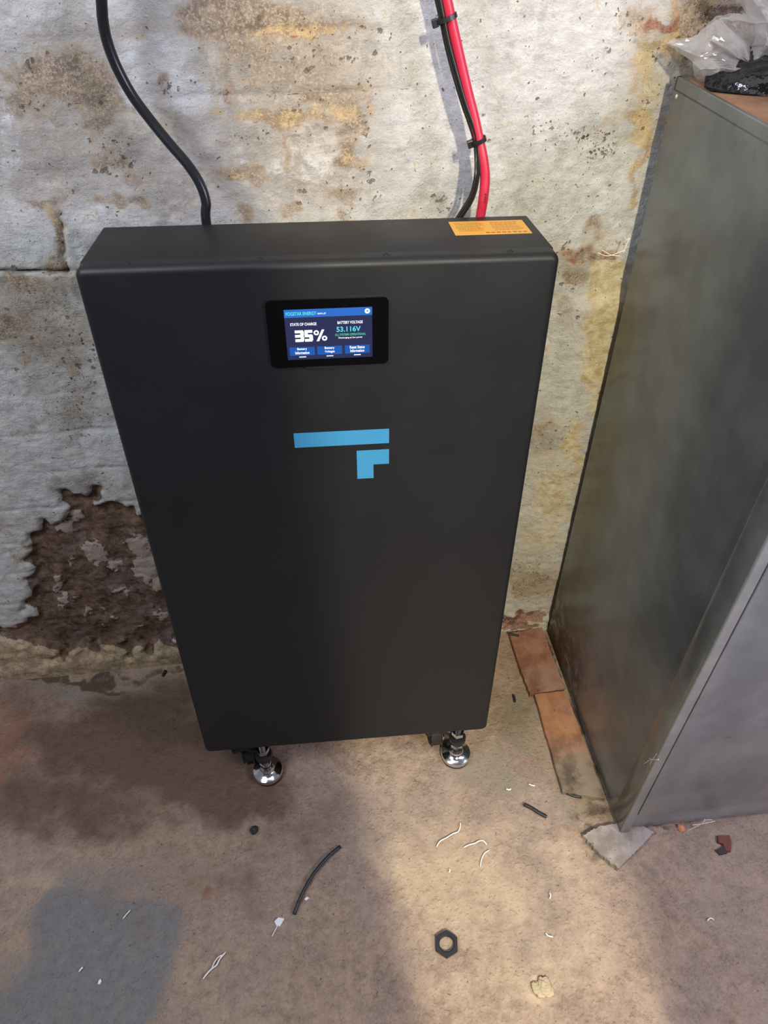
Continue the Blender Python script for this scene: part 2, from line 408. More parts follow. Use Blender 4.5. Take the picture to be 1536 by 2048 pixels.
    wear = blobs(U, V, [(200, 200, 260, 200, .62), (560, 120, 220, 170, .78), (590, 300, 180, 150, .62), (100, 330, 160, 120, .55), (90, 640, 150, 110, .6), (150, 800, 70, 110, .42), (350, 370, 120, 60, .5),
        (700, 180, 50, 140, .6), (1290, 150, 70, 180, .45), (1450, 60, 150, 120, .7), (1150, 520, 90, 40, .55), (1070, 870, 60, 60, .5), (1070, 1160, 70, 60, .55), (60, 30, 160, 40, .35), (180, 970, 90, 30, .6)]) * (1 - .75 * blobs(U, V, [(310, 120, 75, 45, .95), (360, 180, 60, 36, .9), (62, 470, 46, 50, 1.0), (190, 440, 60, 26, .8)]))
    ring = np.zeros_like(X); rr = np.random.RandomState(11)
    zones = [(230, 320, 60, 40, 26), (120, 160, 90, 60, 22), (495, 275, 45, 20, 12), (600, 180, 130, 80, 26), (740, 300, 14, 120, 26), (110, 640, 120, 110, 44), (160, 800, 50, 110, 26), (1105, 258, 50, 16, 14), (1190, 285, 40, 30, 16),
             (1270, 120, 60, 100, 22), (1130, 560, 40, 80, 20), (1090, 870, 50, 40, 14), (1060, 1150, 50, 60, 14), (880, 410, 26, 22, 14), (360, 180, 40, 20, 8), (650, 90, 110, 50, 16), (660, 395, 90, 20, 14), (1440, 70, 120, 70, 20), (900, 200, 400, 200, 22)]
    for zx, zy, zw, zh, nn in zones:
        for _ in range(nn):
            qx = zx + rr.uniform(-1, 1) * zw; qy = zy + rr.uniform(-1, 1) * zh; q = wall_at(qx, qy); r0 = rr.uniform(.0012, .0042)
            ix = int((q.x - xs[0]) / .0035); iz = int((q.z - zs[0]) / .0035)
            sl = (slice(max(iz - 4, 0), iz + 5), slice(max(ix - 4, 0), ix + 5))
            d = np.sqrt(((X[sl] - q.x) / (r0 * rr.uniform(.8, 1.5))) ** 2 + ((Z[sl] - q.z) / r0) ** 2)
            ring[sl] = np.maximum(ring[sl], rr.uniform(.5, .9) * np.exp(-d ** 2))
    # relief ------------------------------------------------------------
    rel = (fbm(X * 7, Z * 7, 1) - .5) * .006 + (fbm(X * 40, Z * 40, 2) - .5) * .0045 + (fbm(X * 130, Z * 130, 6, 3) - .5) * .0022
    zj = [.012, .09, .168, .246, .330, .408, .486, .565, .645, .72, .80, .912, .999, 1.045, 1.118, 1.183, 1.26, 1.34, 1.42, 1.50, 1.58, 1.66]
    zz = Z + (fbm(X * 7, Z * 3, 14) - .5) * .010
    joint = np.zeros_like(X)
    for i, z in enumerate(zj):
        s = .5 if z in (.999, 1.045) else 1
        joint = np.maximum(joint, (1.0 if z in (.999, 1.118, 1.183) else 1.0) * s * np.exp(-((zz - z) / .0042) ** 2))
    xx = X + (fbm(X * 3, Z * 7, 15) - .5) * .008
    vj = {10: [-.9, -.6, -.42], 11: [-.312, -.52, -.73, -.18], 12: [-.2], 13: [-.017, .1, -.28], 14: [-.075, .15, -.30], 15: [-.19, .05, .26]}
    for i in range(len(zj) - 1):
        lst = vj.get(i) or [(-1.2 + .228 * k + (.114 if i % 2 else 0)) for k in range(12)]
        inb = ((zz > zj[i]) & (zz < zj[i + 1])).astype(float)
        for x in lst: joint = np.maximum(joint, .8 * inb * np.exp(-((xx - x) / .005) ** 2))
    joint0 = np.maximum(0, (joint - .55) / .45)
    soft = (.25 + 1.1 * sstep(.45, .7, fbm(X * 5, Z * 5, 30))) * (1 - .75 * sstep(.05, .2, X))
    crack = joint0 * sstep(.40, .62, fbm(X * 9, Z * 9, 50)) * (.42 - .25 * sstep(.1, .25, X))
    rel = rel - joint * .0016 * soft
    # deep open joint at the far left
    dj = np.exp(-((PY - 543) / 3.2) ** 2) * (PX < 138) + np.exp(-((PX - 124 - (PY - 470) * .1 + (fbm(X * 60, Z * 60, 40) - .5) * 20) / 4.5) ** 2) * ((PY > 425) & (PY < 548)) * .8
    rel = rel - dj * .009
    gs = np.maximum(grey, dj * 1.0)
    rel = rel - brown * (.010 + .012 * fbm(X * 22, Z * 22, 33)) + chip * .006
    # thicker plaster near the locker below the red joint, foot of the wall creeps out
    rel = rel + .012 * sstep(.36, .44, X) * sstep(.84, .80, Z)
    rel = rel + .006 * sstep(.055, .03, Z)
    P[..., 1] = Y - rel
    return grid_mesh('wall_back', P, wall_material(), {'stain': (tan, brown, ochre), 'stain_more': (dirt, red, clean), 'stain_third': (gs, chip, yel), 'stain_fourth': (wear, crack, ring)})
wall = build_wall()
tag(wall, 'whitewashed brick wall with peeling paint and stained bare patches')

# ------------------------------------------------------------------ floor
def floor_material():
    b = NB('dusty_concrete')
    grey, redm, dark = b.attr('patch')
    light, damp_shade, green = b.attr('patch_more')
    nF = b.noise(60, 6, .62); nM = b.noise(14, 5, .6); nX = b.noise(280, 4, .65); nL = b.noise(4, 3)
    mixn = b.math('ADD', b.math('MULTIPLY', nF, .5), b.math('MULTIPLY', nM, .5))
    base = b.mix(b.ramp(mixn, .36, .64), (.20, .132, .088), (.37, .265, .185))
    base = b.mix(b.ramp(nL, .4, .65, 0, .4), base, (.24, .19, .165))
    base = b.mix(b.ramp(nX, .3, .7, 0, .3), base, (.45, .39, .32))
    g = b.ramp(b.math('ADD', green, b.math('MULTIPLY', b.math('SUBTRACT', nM, .5), 1.2)), .3, .75)
    base = b.mix(b.math('MULTIPLY', g, .75), base, (.20, .18, .125))
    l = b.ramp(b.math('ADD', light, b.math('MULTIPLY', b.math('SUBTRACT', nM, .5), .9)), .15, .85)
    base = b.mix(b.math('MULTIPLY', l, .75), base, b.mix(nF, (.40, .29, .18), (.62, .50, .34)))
    r = b.ramp(b.math('ADD', redm, b.math('MULTIPLY', b.math('SUBTRACT', nF, .5), 1.5)), .35, .8)
    base = b.mix(b.math('MULTIPLY', r, .75), base, (.26, .105, .06))
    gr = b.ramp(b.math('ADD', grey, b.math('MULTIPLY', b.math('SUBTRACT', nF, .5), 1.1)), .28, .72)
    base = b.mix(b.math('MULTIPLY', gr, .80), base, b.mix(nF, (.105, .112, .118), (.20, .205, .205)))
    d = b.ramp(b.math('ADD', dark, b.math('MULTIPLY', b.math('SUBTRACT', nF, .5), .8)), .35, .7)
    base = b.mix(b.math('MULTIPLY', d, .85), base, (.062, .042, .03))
    dm = b.ramp(b.math('ADD', damp_shade, b.math('MULTIPLY', b.math('SUBTRACT', nM, .5), .9)), .25, .85)  # brown damp together with painted shade
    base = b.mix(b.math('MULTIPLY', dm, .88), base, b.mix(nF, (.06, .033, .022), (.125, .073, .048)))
    sp = b.ramp(b.noise(140, 2, .5), .70, .74)
    base = b.mix(b.math('MULTIPLY', sp, .7), base, (.08, .055, .04))
    pv = b.voro(26); pit = b.ramp(pv, .035, .10, 1, 0)
    h = b.math('ADD', b.math('MULTIPLY', b.noise(45, 3, .5), .6), b.math('MULTIPLY', nX, .12))
    h = b.math('ADD', h, b.math('MULTIPLY', b.ramp(b.noise(170, 2, .4), .50, .80), .5))
    h = b.math('SUBTRACT', h, b.math('MULTIPLY', pit, .35))
    p = b.bsdf(Base_Color=base, Roughness=b.ramp(nM, .3, .7, .62, .85))
    p.inputs['Specular IOR Level'].default_value = .3
    b.lk(b.bump(h, .0032, .7), p.inputs['Normal'])
    return b.m
PITS = [(225, 1650), (240, 1698), (203, 1715), (30, 1652), (1448, 1980)]
def build_floor():
    xs = np.arange(-1.45, 1.45, .0045); ys = np.arange(-1.15, .345, .0045)
    X, Y = np.meshgrid(xs, ys)
    P = np.stack([X, Y, np.zeros_like(X)], -1)
    PX, PY = photo_coords(P)
    # behind the viewer the photo says nothing: park those points outside the frame
    bad = (Y < -.62); PX = np.where(bad, -4000, PX); PY = np.where(bad, 9000, PY)
    wx = (fbm(X * 14, Y * 14, 3) - .5) * 90; wy = (fbm(X * 14, Y * 14, 9) - .5) * 90
    U = PX + wx; V = PY + wy
    jx = (fbm(X * 60, Y * 60, 21) - .5) * 26
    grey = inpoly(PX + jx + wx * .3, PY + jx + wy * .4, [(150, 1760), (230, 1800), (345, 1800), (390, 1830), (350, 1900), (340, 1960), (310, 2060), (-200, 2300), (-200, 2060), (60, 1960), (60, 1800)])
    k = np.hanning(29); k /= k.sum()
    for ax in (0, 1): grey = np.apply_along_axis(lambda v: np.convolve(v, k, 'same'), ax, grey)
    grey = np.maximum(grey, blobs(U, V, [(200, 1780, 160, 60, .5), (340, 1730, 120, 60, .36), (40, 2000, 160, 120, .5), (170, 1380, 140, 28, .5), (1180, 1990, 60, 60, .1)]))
    redm = blobs(U, V, [(10, 1500, 70, 90, .75), (300, 1540, 130, 70, .5), (20, 1620, 80, 50, .45), (1080, 1500, 50, 60, .42), (1020, 1330, 30, 60, .4), (405, 1780, 18, 9, .9), (330, 1560, 160, 80, .45), (880, 1500, 60, 40, .3)])
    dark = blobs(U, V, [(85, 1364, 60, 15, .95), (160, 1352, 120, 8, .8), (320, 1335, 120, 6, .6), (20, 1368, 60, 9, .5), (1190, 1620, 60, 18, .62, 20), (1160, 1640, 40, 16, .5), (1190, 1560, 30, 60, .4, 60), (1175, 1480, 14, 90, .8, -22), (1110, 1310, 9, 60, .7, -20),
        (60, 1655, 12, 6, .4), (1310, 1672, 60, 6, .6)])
    light = blobs(U, V, [(900, 1760, 160, 120, .62), (1050, 1900, 200, 160, .5), (1000, 1700, 100, 60, .45), (1140, 1720, 80, 70, .5), (800, 1760, 40, 90, .4), (60, 1770, 60, 20, .55), (930, 1830, 90, 60, .5), (760, 1500, 100, 20, .35), (1083, 1978, 14, 16, 1.2)])  # pale patches; the central ones paint the warm pool of light brighter
    green = blobs(U, V, [(1040, 1440, 50, 90, .6), (1000, 1540, 90, 60, .62), (950, 1500, 60, 40, .4), (180, 1420, 130, 60, .5), (500, 1760, 120, 80, .4), (720, 1530, 60, 30, .35), (1150, 1600, 60, 40, .5)])
    damp_shade = blobs(U, V, [(270, 1490, 250, 100, 1.0), (450, 1570, 170, 80, .95), (150, 1610, 260, 90, .75), (300, 1410, 160, 70, .85), (580, 1650, 160, 100, .55), (420, 1750, 300, 160, .42), (600, 1900, 200, 200, .35), (60, 1420, 120, 60, .6), (1180, 1560, 60, 90, .35)])  # damp stain plus the shade left of the cabinet, put into the colour
    rel = (fbm(X * 6, Y * 6, 1) - .5) * .003 + (fbm(X * 45, Y * 45, 2) - .5) * .0016 + sstep(.58, .85, fbm(X * 70, Y * 70, 8, 2)) * .0005
    rng = np.random.RandomState(3)
    for i in range(260):
        x = rng.uniform(-.8, .9); y = rng.uniform(-.6, .25); r = rng.uniform(.0045, .009) if i < 60 else .0045
        bx_ = int((x + 1.45) / .0045); by_ = int((y + 1.15) / .0045)
        if i >= 60:
            sl = (slice(by_ - 3, by_ + 4), slice(bx_ - 3, bx_ + 4))
            rel[sl] += rng.uniform(-.0025, .0025) * np.exp(-(((X[sl] - x) / r) ** 2 + ((Y[sl] - y) / r) ** 2)); continue
        rel = rel - .0035 * np.exp(-(((X - x) / r) ** 2 + ((Y - y) / r) ** 2))
        dark = np.maximum(dark, .55 * np.exp(-(((X - x) / (r * .7)) ** 2 + ((Y - y) / (r * .7)) ** 2)))
    P[..., 2] = rel - .0016
    return grid_mesh('floor', P, floor_material(), {'patch': (grey, redm, dark), 'patch_more': (light, damp_shade, green)})
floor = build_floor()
tag(floor, 'rough brown concrete floor with grey patch and dusty pits')

# unseen blocker added behind the viewer, its narrow opening shapes the warm light
M_blocker = simple('blocker_matte', (.10, .10, .11), .9, bump=(40, .003), var=.1)  # dark matte finish of the added light blocker
bm = bmesh.new()
def slab(x0, x1, z0, z1, y0=-1.10, y1=-1.02): box(bm, x0, x1, y0, y1, z0, z1)
slab(-1.45, .219, -.01, 2.6); slab(.425, 1.45, -.01, 2.6); slab(.219, .425, 2.3, 2.6)
wf = obj('beam_blocker', bm, M_blocker); tag(wf, kind='structure')

# ------------------------------------------------------------------ battery cabinet
def powder(name, base, rough):
    b = NB(name)
    n = b.noise(1400, 2, .5); n2 = b.noise(8, 3)
    p = b.bsdf(Base_Color=b.mix(n2, tuple(x * .9 for x in base), tuple(x * 1.1 for x in base)), Roughness=b.ramp(n2, .3, .7, rough - .04, rough + .04))
    p.inputs['Specular IOR Level'].default_value = .38
    b.lk(b.bump(n, .00025, .5), p.inputs['Normal'])
    return b.m
M_powder = powder('dark_grey_powder_coat', (.0100, .0110, .0125), .48)
M_chrome = simple('bright_chrome', (.80, .81, .82), .12, 1.0)
M_black_plastic = simple('black_plastic', (.012, .012, .013), .35)
M_rubber = simple('black_rubber', (.02, .02, .02), .7)
M_gloss = simple('black_glass_bezel', (.002, .002, .0025), .05)
M_dark = simple('seam_shadow_gap', (.006, .006, .006), .8)
M_logo = simple('sky_blue_vinyl', (.04, .235, .43), .45)
M_orange = simple('orange_label', (.72, .36, .045), .45)
M_print = simple('brown_print', (.22, .09, .01), .6)
M_screen = emit('lit_screen_navy', (.032, .038, .10), 1.0)
M_blue = emit('lit_screen_blue', (.035, .17, .62), 1.0)
M_blue2 = emit('lit_button_blue', (.022, .115, .46), 1.0)
M_white = emit('lit_white_text', (.95, .97, 1.0), 1.25)
M_cyan = emit('lit_cyan_text', (.12, .72, .80), 1.1)
M_green = emit('lit_green_text', (.10, .60, .36), 1.0)

bat = empty('battery_cabinet', (0, 0, 0), (-.07218, .02334, 0))
tag(bat, 'tall dark grey battery cabinet with lit screen and blue logo against the wall', 'battery')
Z0, Z1, XL, XR = .1148, 1.0148, -.2637, .2637
bm = bmesh.new()
box(bm, XL + .0018, XR - .0018, .0243, .146, Z0 + .001, Z1 - .0016, .002, 2)
obj('body', bm, M_powder, bat, autosmooth=.6)
def rrect(x0, x1, z0, z1, r, n=8):
    pts = []
    for cx, cz, a0 in ((x1 - r, z1 - r, 0), (x0 + r, z1 - r, 90), (x0 + r, z0 + r, 180), (x1 - r, z0 + r, 270)):
        for k in range(n + 1):
            a = math.radians(a0 + 90 * k / n); pts.append((cx + r * math.cos(a), cz + r * math.sin(a)))
    return pts
# front cover: rounded sheet shell with softly rolled front edges
bm = bmesh.new()
rings = []
NS = 8; R0 = .0085
for k in range(NS + 1):
    a = PI / 2 * k / NS
    ins = R0 * (1 - math.cos(a)); y = R0 * (1 - math.sin(a))
    # k=0: outer side at y=R0 ; k=NS: front plane y=0
    rings.append((ins, y))
loops = [[bm.verts.new((x, .0215, z)) for x, z in rrect(XL, XR, Z0, Z1, .011)]]
for ins, y in rings:
    loops.append([bm.verts.new((x, y, z)) for x, z in rrect(XL + ins, XR - ins, Z0 + ins, Z1 - ins, max(.011 - ins, .0025))])
for A, B in zip(loops, loops[1:]):
    n = len(A)
    for k in range(n): bm.faces.new((A[k], A[(k + 1) % n], B[(k + 1) % n], B[k]))
bm.faces.new(loops[-1]); bm.faces.new(loops[0][::-1])
cover = obj('front_cover', bm, M_powder, bat, autosmooth=.5)
# seam between cover and body
bm = bmesh.new(); box(bm, XL + .003, XR - .003, .0213, .0245, Z0 + .003, Z1 - .004); obj('seam', bm, M_dark, cover)
for x, y in ((-.209, .0135), (-.068, .0135), (.070, .0135), (.209, .0135)):
    bm = bmesh.new()
    lathe(bm, [(0, .0), (.0012, -.0003), (.0024, .0009), (.0036, .0009), (.0042, -.0002)], (x, y, Z1), 20)
    obj('screw', bm, M_powder, cover, smooth=True)

def rprism(bm, x0, x1, z0, z1, r, y0, y1):
    prism(bm, [(x, y1, z) for x, z in rrect(x0, x1, z0, z1, r, 6)], (0, y0 - y1, 0))
bm = bmesh.new(); rprism(bm, -.0668, .0712, .8918, .9735, .006, -.0032, 0)
display = obj('display', bm, M_gloss, bat, autosmooth=.6)
tag(display, 'glossy black display panel')
bm = bmesh.new(); rprism(bm, -.027, .009, .8885, .8925, .0015, -.0032, 0); obj('tab', bm, M_black_plastic, display)
SX0, SX1, SZ0, SZ1 = -.0468, .0524, .9016, .9628
def srect(name, x0, x1, z0, z1, mat, y=-.0034, parent=None, th=.0001):
    bm = bmesh.new(); box(bm, x0, x1, y - th, y, z0, z1); return obj(name, bm, mat, parent or display)
srect('screen', SX0, SX1, SZ0, SZ1, M_screen)
def sx(cx): return SX0 + (cx - 285) / (1228 - 285) * (SX1 - SX0)   # screen design units: 0..1 across
def U_(u): return SX0 + u * (SX1 - SX0)
def V_(v): return SZ1 - v * (SZ1 - SZ0)
srect('header_bar', U_(0), U_(1), V_(.155), V_(0), M_blue, -.00345)
for u0 in (.03, .35, .675):
    srect('button', U_(u0), U_(u0 + .29), V_(.915), V_(.745), M_blue2, -.00345)
    srect('button_mark', U_(u0 + .105), U_(u0 + .185), V_(.955), V_(.937), M_white, -.0035)
def text(name, s, u, v, h, mat, width=None, align='LEFT', bold=0.0, y=-.0036, parent=None, M=None):
    cu = bpy.data.curves.new(name, 'FONT'); cu.body = s; cu.size = 1; cu.offset = bold
    cu.extrude = .01
    to = bpy.data.objects.new(name, cu); COL.objects.link(to)
    bpy.context.view_layer.update()
    me = bpy.data.meshes.new_from_object(to.evaluated_get(bpy.context.evaluated_depsgraph_get()))
    bpy.data.objects.remove(to)
    co = np.array([v_.co[:] for v_ in me.vertices])
    lo = co.min(0); hi = co.max(0); w = hi[0] - lo[0]; hh = hi[1] - lo[1]
    s1 = h / hh; s0 = (width / w) if width else s1
    if M is None:
        x = U_(u); z = V_(v)
        if align == 'CENTER': x -= w * s0 / 2
        for vt in me.vertices:
            c = vt.co.copy()
            vt.co = (x + (c.x - lo[0]) * s0, y - (c.z - lo[2]) / (hi[2] - lo[2]) * .0001, z + (c.y - lo[1]) * s1)
    else:
        for vt in me.vertices:
            c = vt.co.copy()
            vt.co = M @ Vector(((c.x - lo[0] - w / 2) * s0, (c.y - lo[1] - hh / 2) * s1, (c.z - lo[2]) / (hi[2] - lo[2]) * .0001))
    return link(name, me, mat, parent or display)
W_ = SX1 - SX0; H_ = SZ1 - SZ0
text('heading_text', 'FOGSTAR ENERGY', .02, .115, .0042, M_cyan, .345 * W_, bold=.025)
text('model_text', '16kWh_BT', .375, .110, .0021, M_white, .10 * W_, bold=.02)
text('caption_text', 'STATE OF CHARGE', .06, .315, .0034, M_white, .30 * W_, bold=.02)
text('caption_text', 'BATTERY VOLTAGE', .60, .31, .0034, M_white, .29 * W_, bold=.02)
text('voltage_text', '53.116V', .585, .465, .0063, M_cyan, .28 * W_, bold=.02)
text('status_text', 'ALL SYSTEMS OPERATIONAL', .565, .545, .0028, M_green, .36 * W_, bold=.02)
text('status_text', 'Discharging at low power', .605, .61, .0026, M_white, .28 * W_, bold=.01)
for u0, a, b_ in ((.03, 'Battery', 'Information'), (.35, 'Battery', 'Voltages'), (.675, 'Reset Status', 'Information')):
    text('button_text', a, u0 + .145, .815, .0036, M_white, (.115 if len(a) < 9 else .175) * W_, 'CENTER', .02)
    text('button_text', b_, u0 + .145, .888, .0036, M_white, (.165 if len(b_) > 8 else .115) * W_, 'CENTER', .02)
# big squared 35% built from strokes
bm = bmesh.new()
def stroke(bm, u0, v0, u1, v1, y=-.0036):   # 0..1 box inside the number field
    x0 = U_(.105); x1 = U_(.475); z0 = V_(.635); z1 = V_(.405)
    f = lambda u: x0 + u * (x1 - x0); g = lambda v: z1 - v * (z1 - z0)
    box(bm, f(u0), f(u1), y - .0001, y, g(v1), g(v0))
t = .17; tv = .24
for (a, b1, c, d) in ((0, 0, .26, tv), (0, .38, .26, .62), (0, .76, .26, 1), (.17, .10, .28, .46), (.17, .54, .28, .90)): stroke(bm, a, b1, c, d)
for (a, b1, c, d) in ((.30, 0, .545, tv), (.30, .10, .40, .60), (.30, .38, .53, .62), (.44, .46, .555, .90), (.30, .76, .53, 1)): stroke(bm, a, b1, c, d)
x0 = U_(.105); x1 = U_(.475); z0 = V_(.635); z1 = V_(.405)
f_ = lambda u: x0 + u * (x1 - x0); g_ = lambda v: z1 - v * (z1 - z0)
def ringflat(bm, cx, cz, ro, ri, y=-.0036, seg=24):
    A = []
    for rr, yy in ((ro, y), (ro, y - .0001), (ri, y - .0001), (ri, y)):
        A.append([bm.verts.new((cx + rr * math.cos(2 * PI * k / seg), yy, cz + rr * math.sin(2 * PI * k / seg))) for k in range(seg)])
    for i in range(4):
        B, C_ = A[i], A[(i + 1) % 4]
        for k in range(seg): bm.faces.new((B[k], B[(k + 1) % seg], C_[(k + 1) % seg], C_[k]))
ringflat(bm, f_(.665), g_(.26), .0031, .0013); ringflat(bm, f_(.915), g_(.76), .0031, .0013)
prism(bm, [(f_(.66), -.0036, g_(1)), (f_(.74), -.0036, g_(1)), (f_(.92), -.0036, g_(0)), (f_(.84), -.0036, g_(0))], (0, -.0001, 0))
obj('charge_text', bm, M_white, display)
bm = bmesh.new(); ringflat(bm, U_(.945), V_(.075), .0030, .0010, -.0036); obj('gear_icon', bm, M_white, display)

# blue emblem
bm = bmesh.new()
box(bm, -.0486, .0729, -.0003, 0, .7768, .7985)
prism(bm, [(.0306, 0, .7672), (.0730, 0, .7672), (.0730, 0, .7443), (.0524, 0, .7443), (.0524, 0, .7222), (.0306, 0, .7222)], (0, -.0003, 0))
tag(obj('emblem', bm, M_logo, bat), 'sky blue emblem of a bar over a short stepped shape')

# orange label with dense small print on the top
bm = bmesh.new(); box(bm, .1580, .2505, .0760, .1273, Z1 - .0016, Z1 - .0013)
lab = obj('warning_label', bm, M_orange, bat); tag(lab, 'orange warning label')
bm = bmesh.new(); zt = Z1 - .0013
rng = random.Random(5)
for x0_, x1_ in ((.163, .200), (.207, .246)):
    yy = .0900
    while yy < .122:
        x = x0_ + rng.uniform(0, .002); xe = x1_ - rng.uniform(0, .008)
        while x < xe:
            w = rng.uniform(.002, .006); box(bm, x, min(x + w, xe), yy, yy + .0010, zt, zt + .0001); x += w + .0009
        yy += .0043
for i in range(8):
    x = .196 + i * .0065; box(bm, x, x + rng.uniform(.003, .0055), .081, .0838, zt, zt + .0001)
obj('print', bm, M_print, lab)

# adjustable feet and castors: built upright on the floor, parented to the leaning cabinet
BI = bat.matrix_basis.inverted() if False else (Matrix.Translation((0, 0, 0)) @ Euler((-.07218, .02334, 0)).to_matrix().to_4x4()).inverted()
def wobj(name, bm, mat, parent, **kw):
    for v in bm.verts: v.co = BI @ v.co
    return obj(name, bm, mat, parent, **kw)
def foot(x, y, front=True):
    f = None
    bm = bmesh.new()
    lathe(bm, [(0, .006), (.0275, .006), (.0292, .008), (.0296, .012), (.0282, .0165), (.022, .0195), (.0155, .0215), (.013, .0245), (.0122, .031), (.0122, .040), (0, .040)], (x, y, 0), 48)
    f = wobj('levelling_foot', bm, M_chrome, bat, autosmooth=.7)
    bm = bmesh.new(); lathe(bm, [(0, 0), (.026, 0), (.0285, .002), (.0288, .006), (0, .006)], (x, y, 0), 40); wobj('rubber_pad', bm, M_rubber, f, autosmooth=.6)
    bm = bmesh.new()
    for i in range(26):
        z = .040 + i * .0034
        lathe(bm, [(0, z), (.0052, z), (.0062, z + .0017), (.0052, z + .0034), (0, z + .0034)], (x, y, 0), 20)
    wobj('threaded_stud', bm, M_chrome, f, autosmooth=.9)
    bm = bmesh.new()
    prism(bm, [(x + .0125 * math.cos(k * PI / 3 + .3), y + .0125 * math.sin(k * PI / 3 + .3), .043) for k in range(6)], (0, 0, .011)); wobj('nut', bm, M_chrome, f)
    bm = bmesh.new(); lathe(bm, [(0, .066), (.0145, .066), (.0162, .068), (.0162, .076), (.0145, .079), (0, .079)], (x, y, 0), 32)
    wobj('collar', bm, M_black_plastic, f, autosmooth=.6)
    bm = bmesh.new()
    prism(bm, [(x + .0125 * math.cos(k * PI / 3 + .1), y + .0125 * math.sin(k * PI / 3 + .1), .088) for k in range(6)], (0, 0, .010)); wobj('lock_nut', bm, M_chrome, f)
    # castor bracket with its brake lever and wheel, behind and left of the foot
    d = 1 if front else -1
    bm = bmesh.new()
    tube(bm, catmull([(x - .012, y + .010 * d, .078), (x - .032, y + .014 * d, .082), (x - .048, y + .016 * d, .078), (x - .060, y + .014 * d, .074)], 6), [.007] * 12 + [.008] * 6 + [.007], 14)
    box(bm, x - .03, x + .03, y + d * .030 - .022, y + d * .030 + .022, .104, .112, .002, 2)
    c = wobj('castor', bm, M_black_plastic, bat, autosmooth=.7)
    bm = bmesh.new()
    r = bmesh.ops.create_cone(bm, cap_ends=True, segments=32, radius1=.028, radius2=.028, depth=.022)
    Mx = Matrix.Translation((x - .036, y + d * .042, .031)) @ Matrix.Rotation(PI / 2, 4, 'Y') @ Matrix.Rotation(0, 4, 'Z')
    for v in r['verts']: v.co = Mx @ v.co
    bmesh.ops.bevel(bm, geom=list(bm.edges), offset=.002, segments=2, affect='EDGES')
    wobj('wheel', bm, M_rubber, c, autosmooth=.6)
    bm = bmesh.new()
    for s in (-1, 1):
        xx = x - .036 + s * .0145
        prism(bm, [(xx, y + d * .030, .026), (xx, y + d * .052, .026), (xx, y + d * .058, .104), (xx, y + d * .012, .104)], (.002, 0, 0))
    wobj('fork', bm, M_black_plastic, c)
foot(-.1605, .021); foot(.2135, .019)
foot(-.195, .150, False); foot(.205, .150, False)

# ------------------------------------------------------------------ cables on the wall
M_cable = simple('black_cable_rubber', (.012, .014, .017), .32)
M_wire = simple('black_wire_pvc', (.014, .014, .014), .35)
M_red = simple('red_cable_pvc', (.50, .022, .055), .38)
def cable_pt(px, py, off): return wall_at(px, py, off)
def cable_path(pts, n=10): return catmull([cable_pt(*p) for p in pts], n)
def cab(name, pts, r, mat, tail):
    P = [cable_pt(*p) for p in pts]; P.append(P[-1] + Vector(tail))
    up = P[0] + (P[0] - P[1]) * 3.0
    bm = bmesh.new(); tube(bm, catmull([up] + P, 10), r, 16)
    return obj(name, bm, mat, smooth=True)
o = cab('power_cable', [(203, 2, .05), (206, 42, .048), (215, 85, .046), (234, 135, .045), (264, 190, .046), (301, 240, .05), (340, 288, .058), (376, 330, .066), (400, 368, .072), (412, 405, .076), (413, 448, .078)], .0060, M_cable, (.000, -.004, -.10))
tag(o, 'thick black cable curving down the wall into the left of the cabinet', 'cable')
red_pts = [(893, 0, .052), (904, 50, .053), (920, 120, .055), (934, 180, .058), (948, 235, .062), (958, 280, .066), (966, 318, .071), (970, 355, .075), (967, 395, .079), (960, 438, .078)]
o = cab('power_cable', red_pts, .0063, M_red, (-.008, -.002, -.09))
tag(o, 'thick red cable running down the wall into the right of the cabinet', 'cable')
b1 = [(873, 0, .052), (882, 40, .053), (892, 90, .054), (907, 148, .057), (925, 208, .060), (939, 248, .063), (949, 282, .066), (952, 318, .071), (951, 352, .080), (941, 392, .079), (914, 436, .078)]
o = cab('battery_wire', b1, .0022, M_wire, (-.03, 0, -.05))
tag(o, 'thin black wire, left one of the pair tied to the red cable', 'wire')
b2 = [(880, 0, .056), (888, 40, .057), (898, 88, .058), (914, 148, .060), (931, 206, .063), (945, 246, .066), (954, 282, .069), (957, 318, .073), (956, 354, .075), (946, 396, .075), (922, 436, .074)]
o = cab('battery_wire', b2, .0022, M_wire, (-.03, 0, -.05))
tag(o, 'thin black wire lying between its twin and the red cable', 'wire')
# printed lettering running down the red cable
c1 = cable_pt(970, 372, .088); c2 = cable_pt(967, 398, .087)
xd = (c2 - c1).normalized(); zd = Vector((0, -1, 0)); zd = (zd - xd * zd.dot(xd)).normalized(); yd = zd.cross(xd)
MM = Matrix.Translation(cable_pt(968.5, 392, .0795) + zd * .0064) @ Matrix((xd, yd, zd)).transposed().to_4x4()
text('cable_print', 'AWG', 0, 0, .0030, M_dark, .012, parent=[x for x in COL.objects if x.get('label', '').startswith('thick red')][0], M=MM)

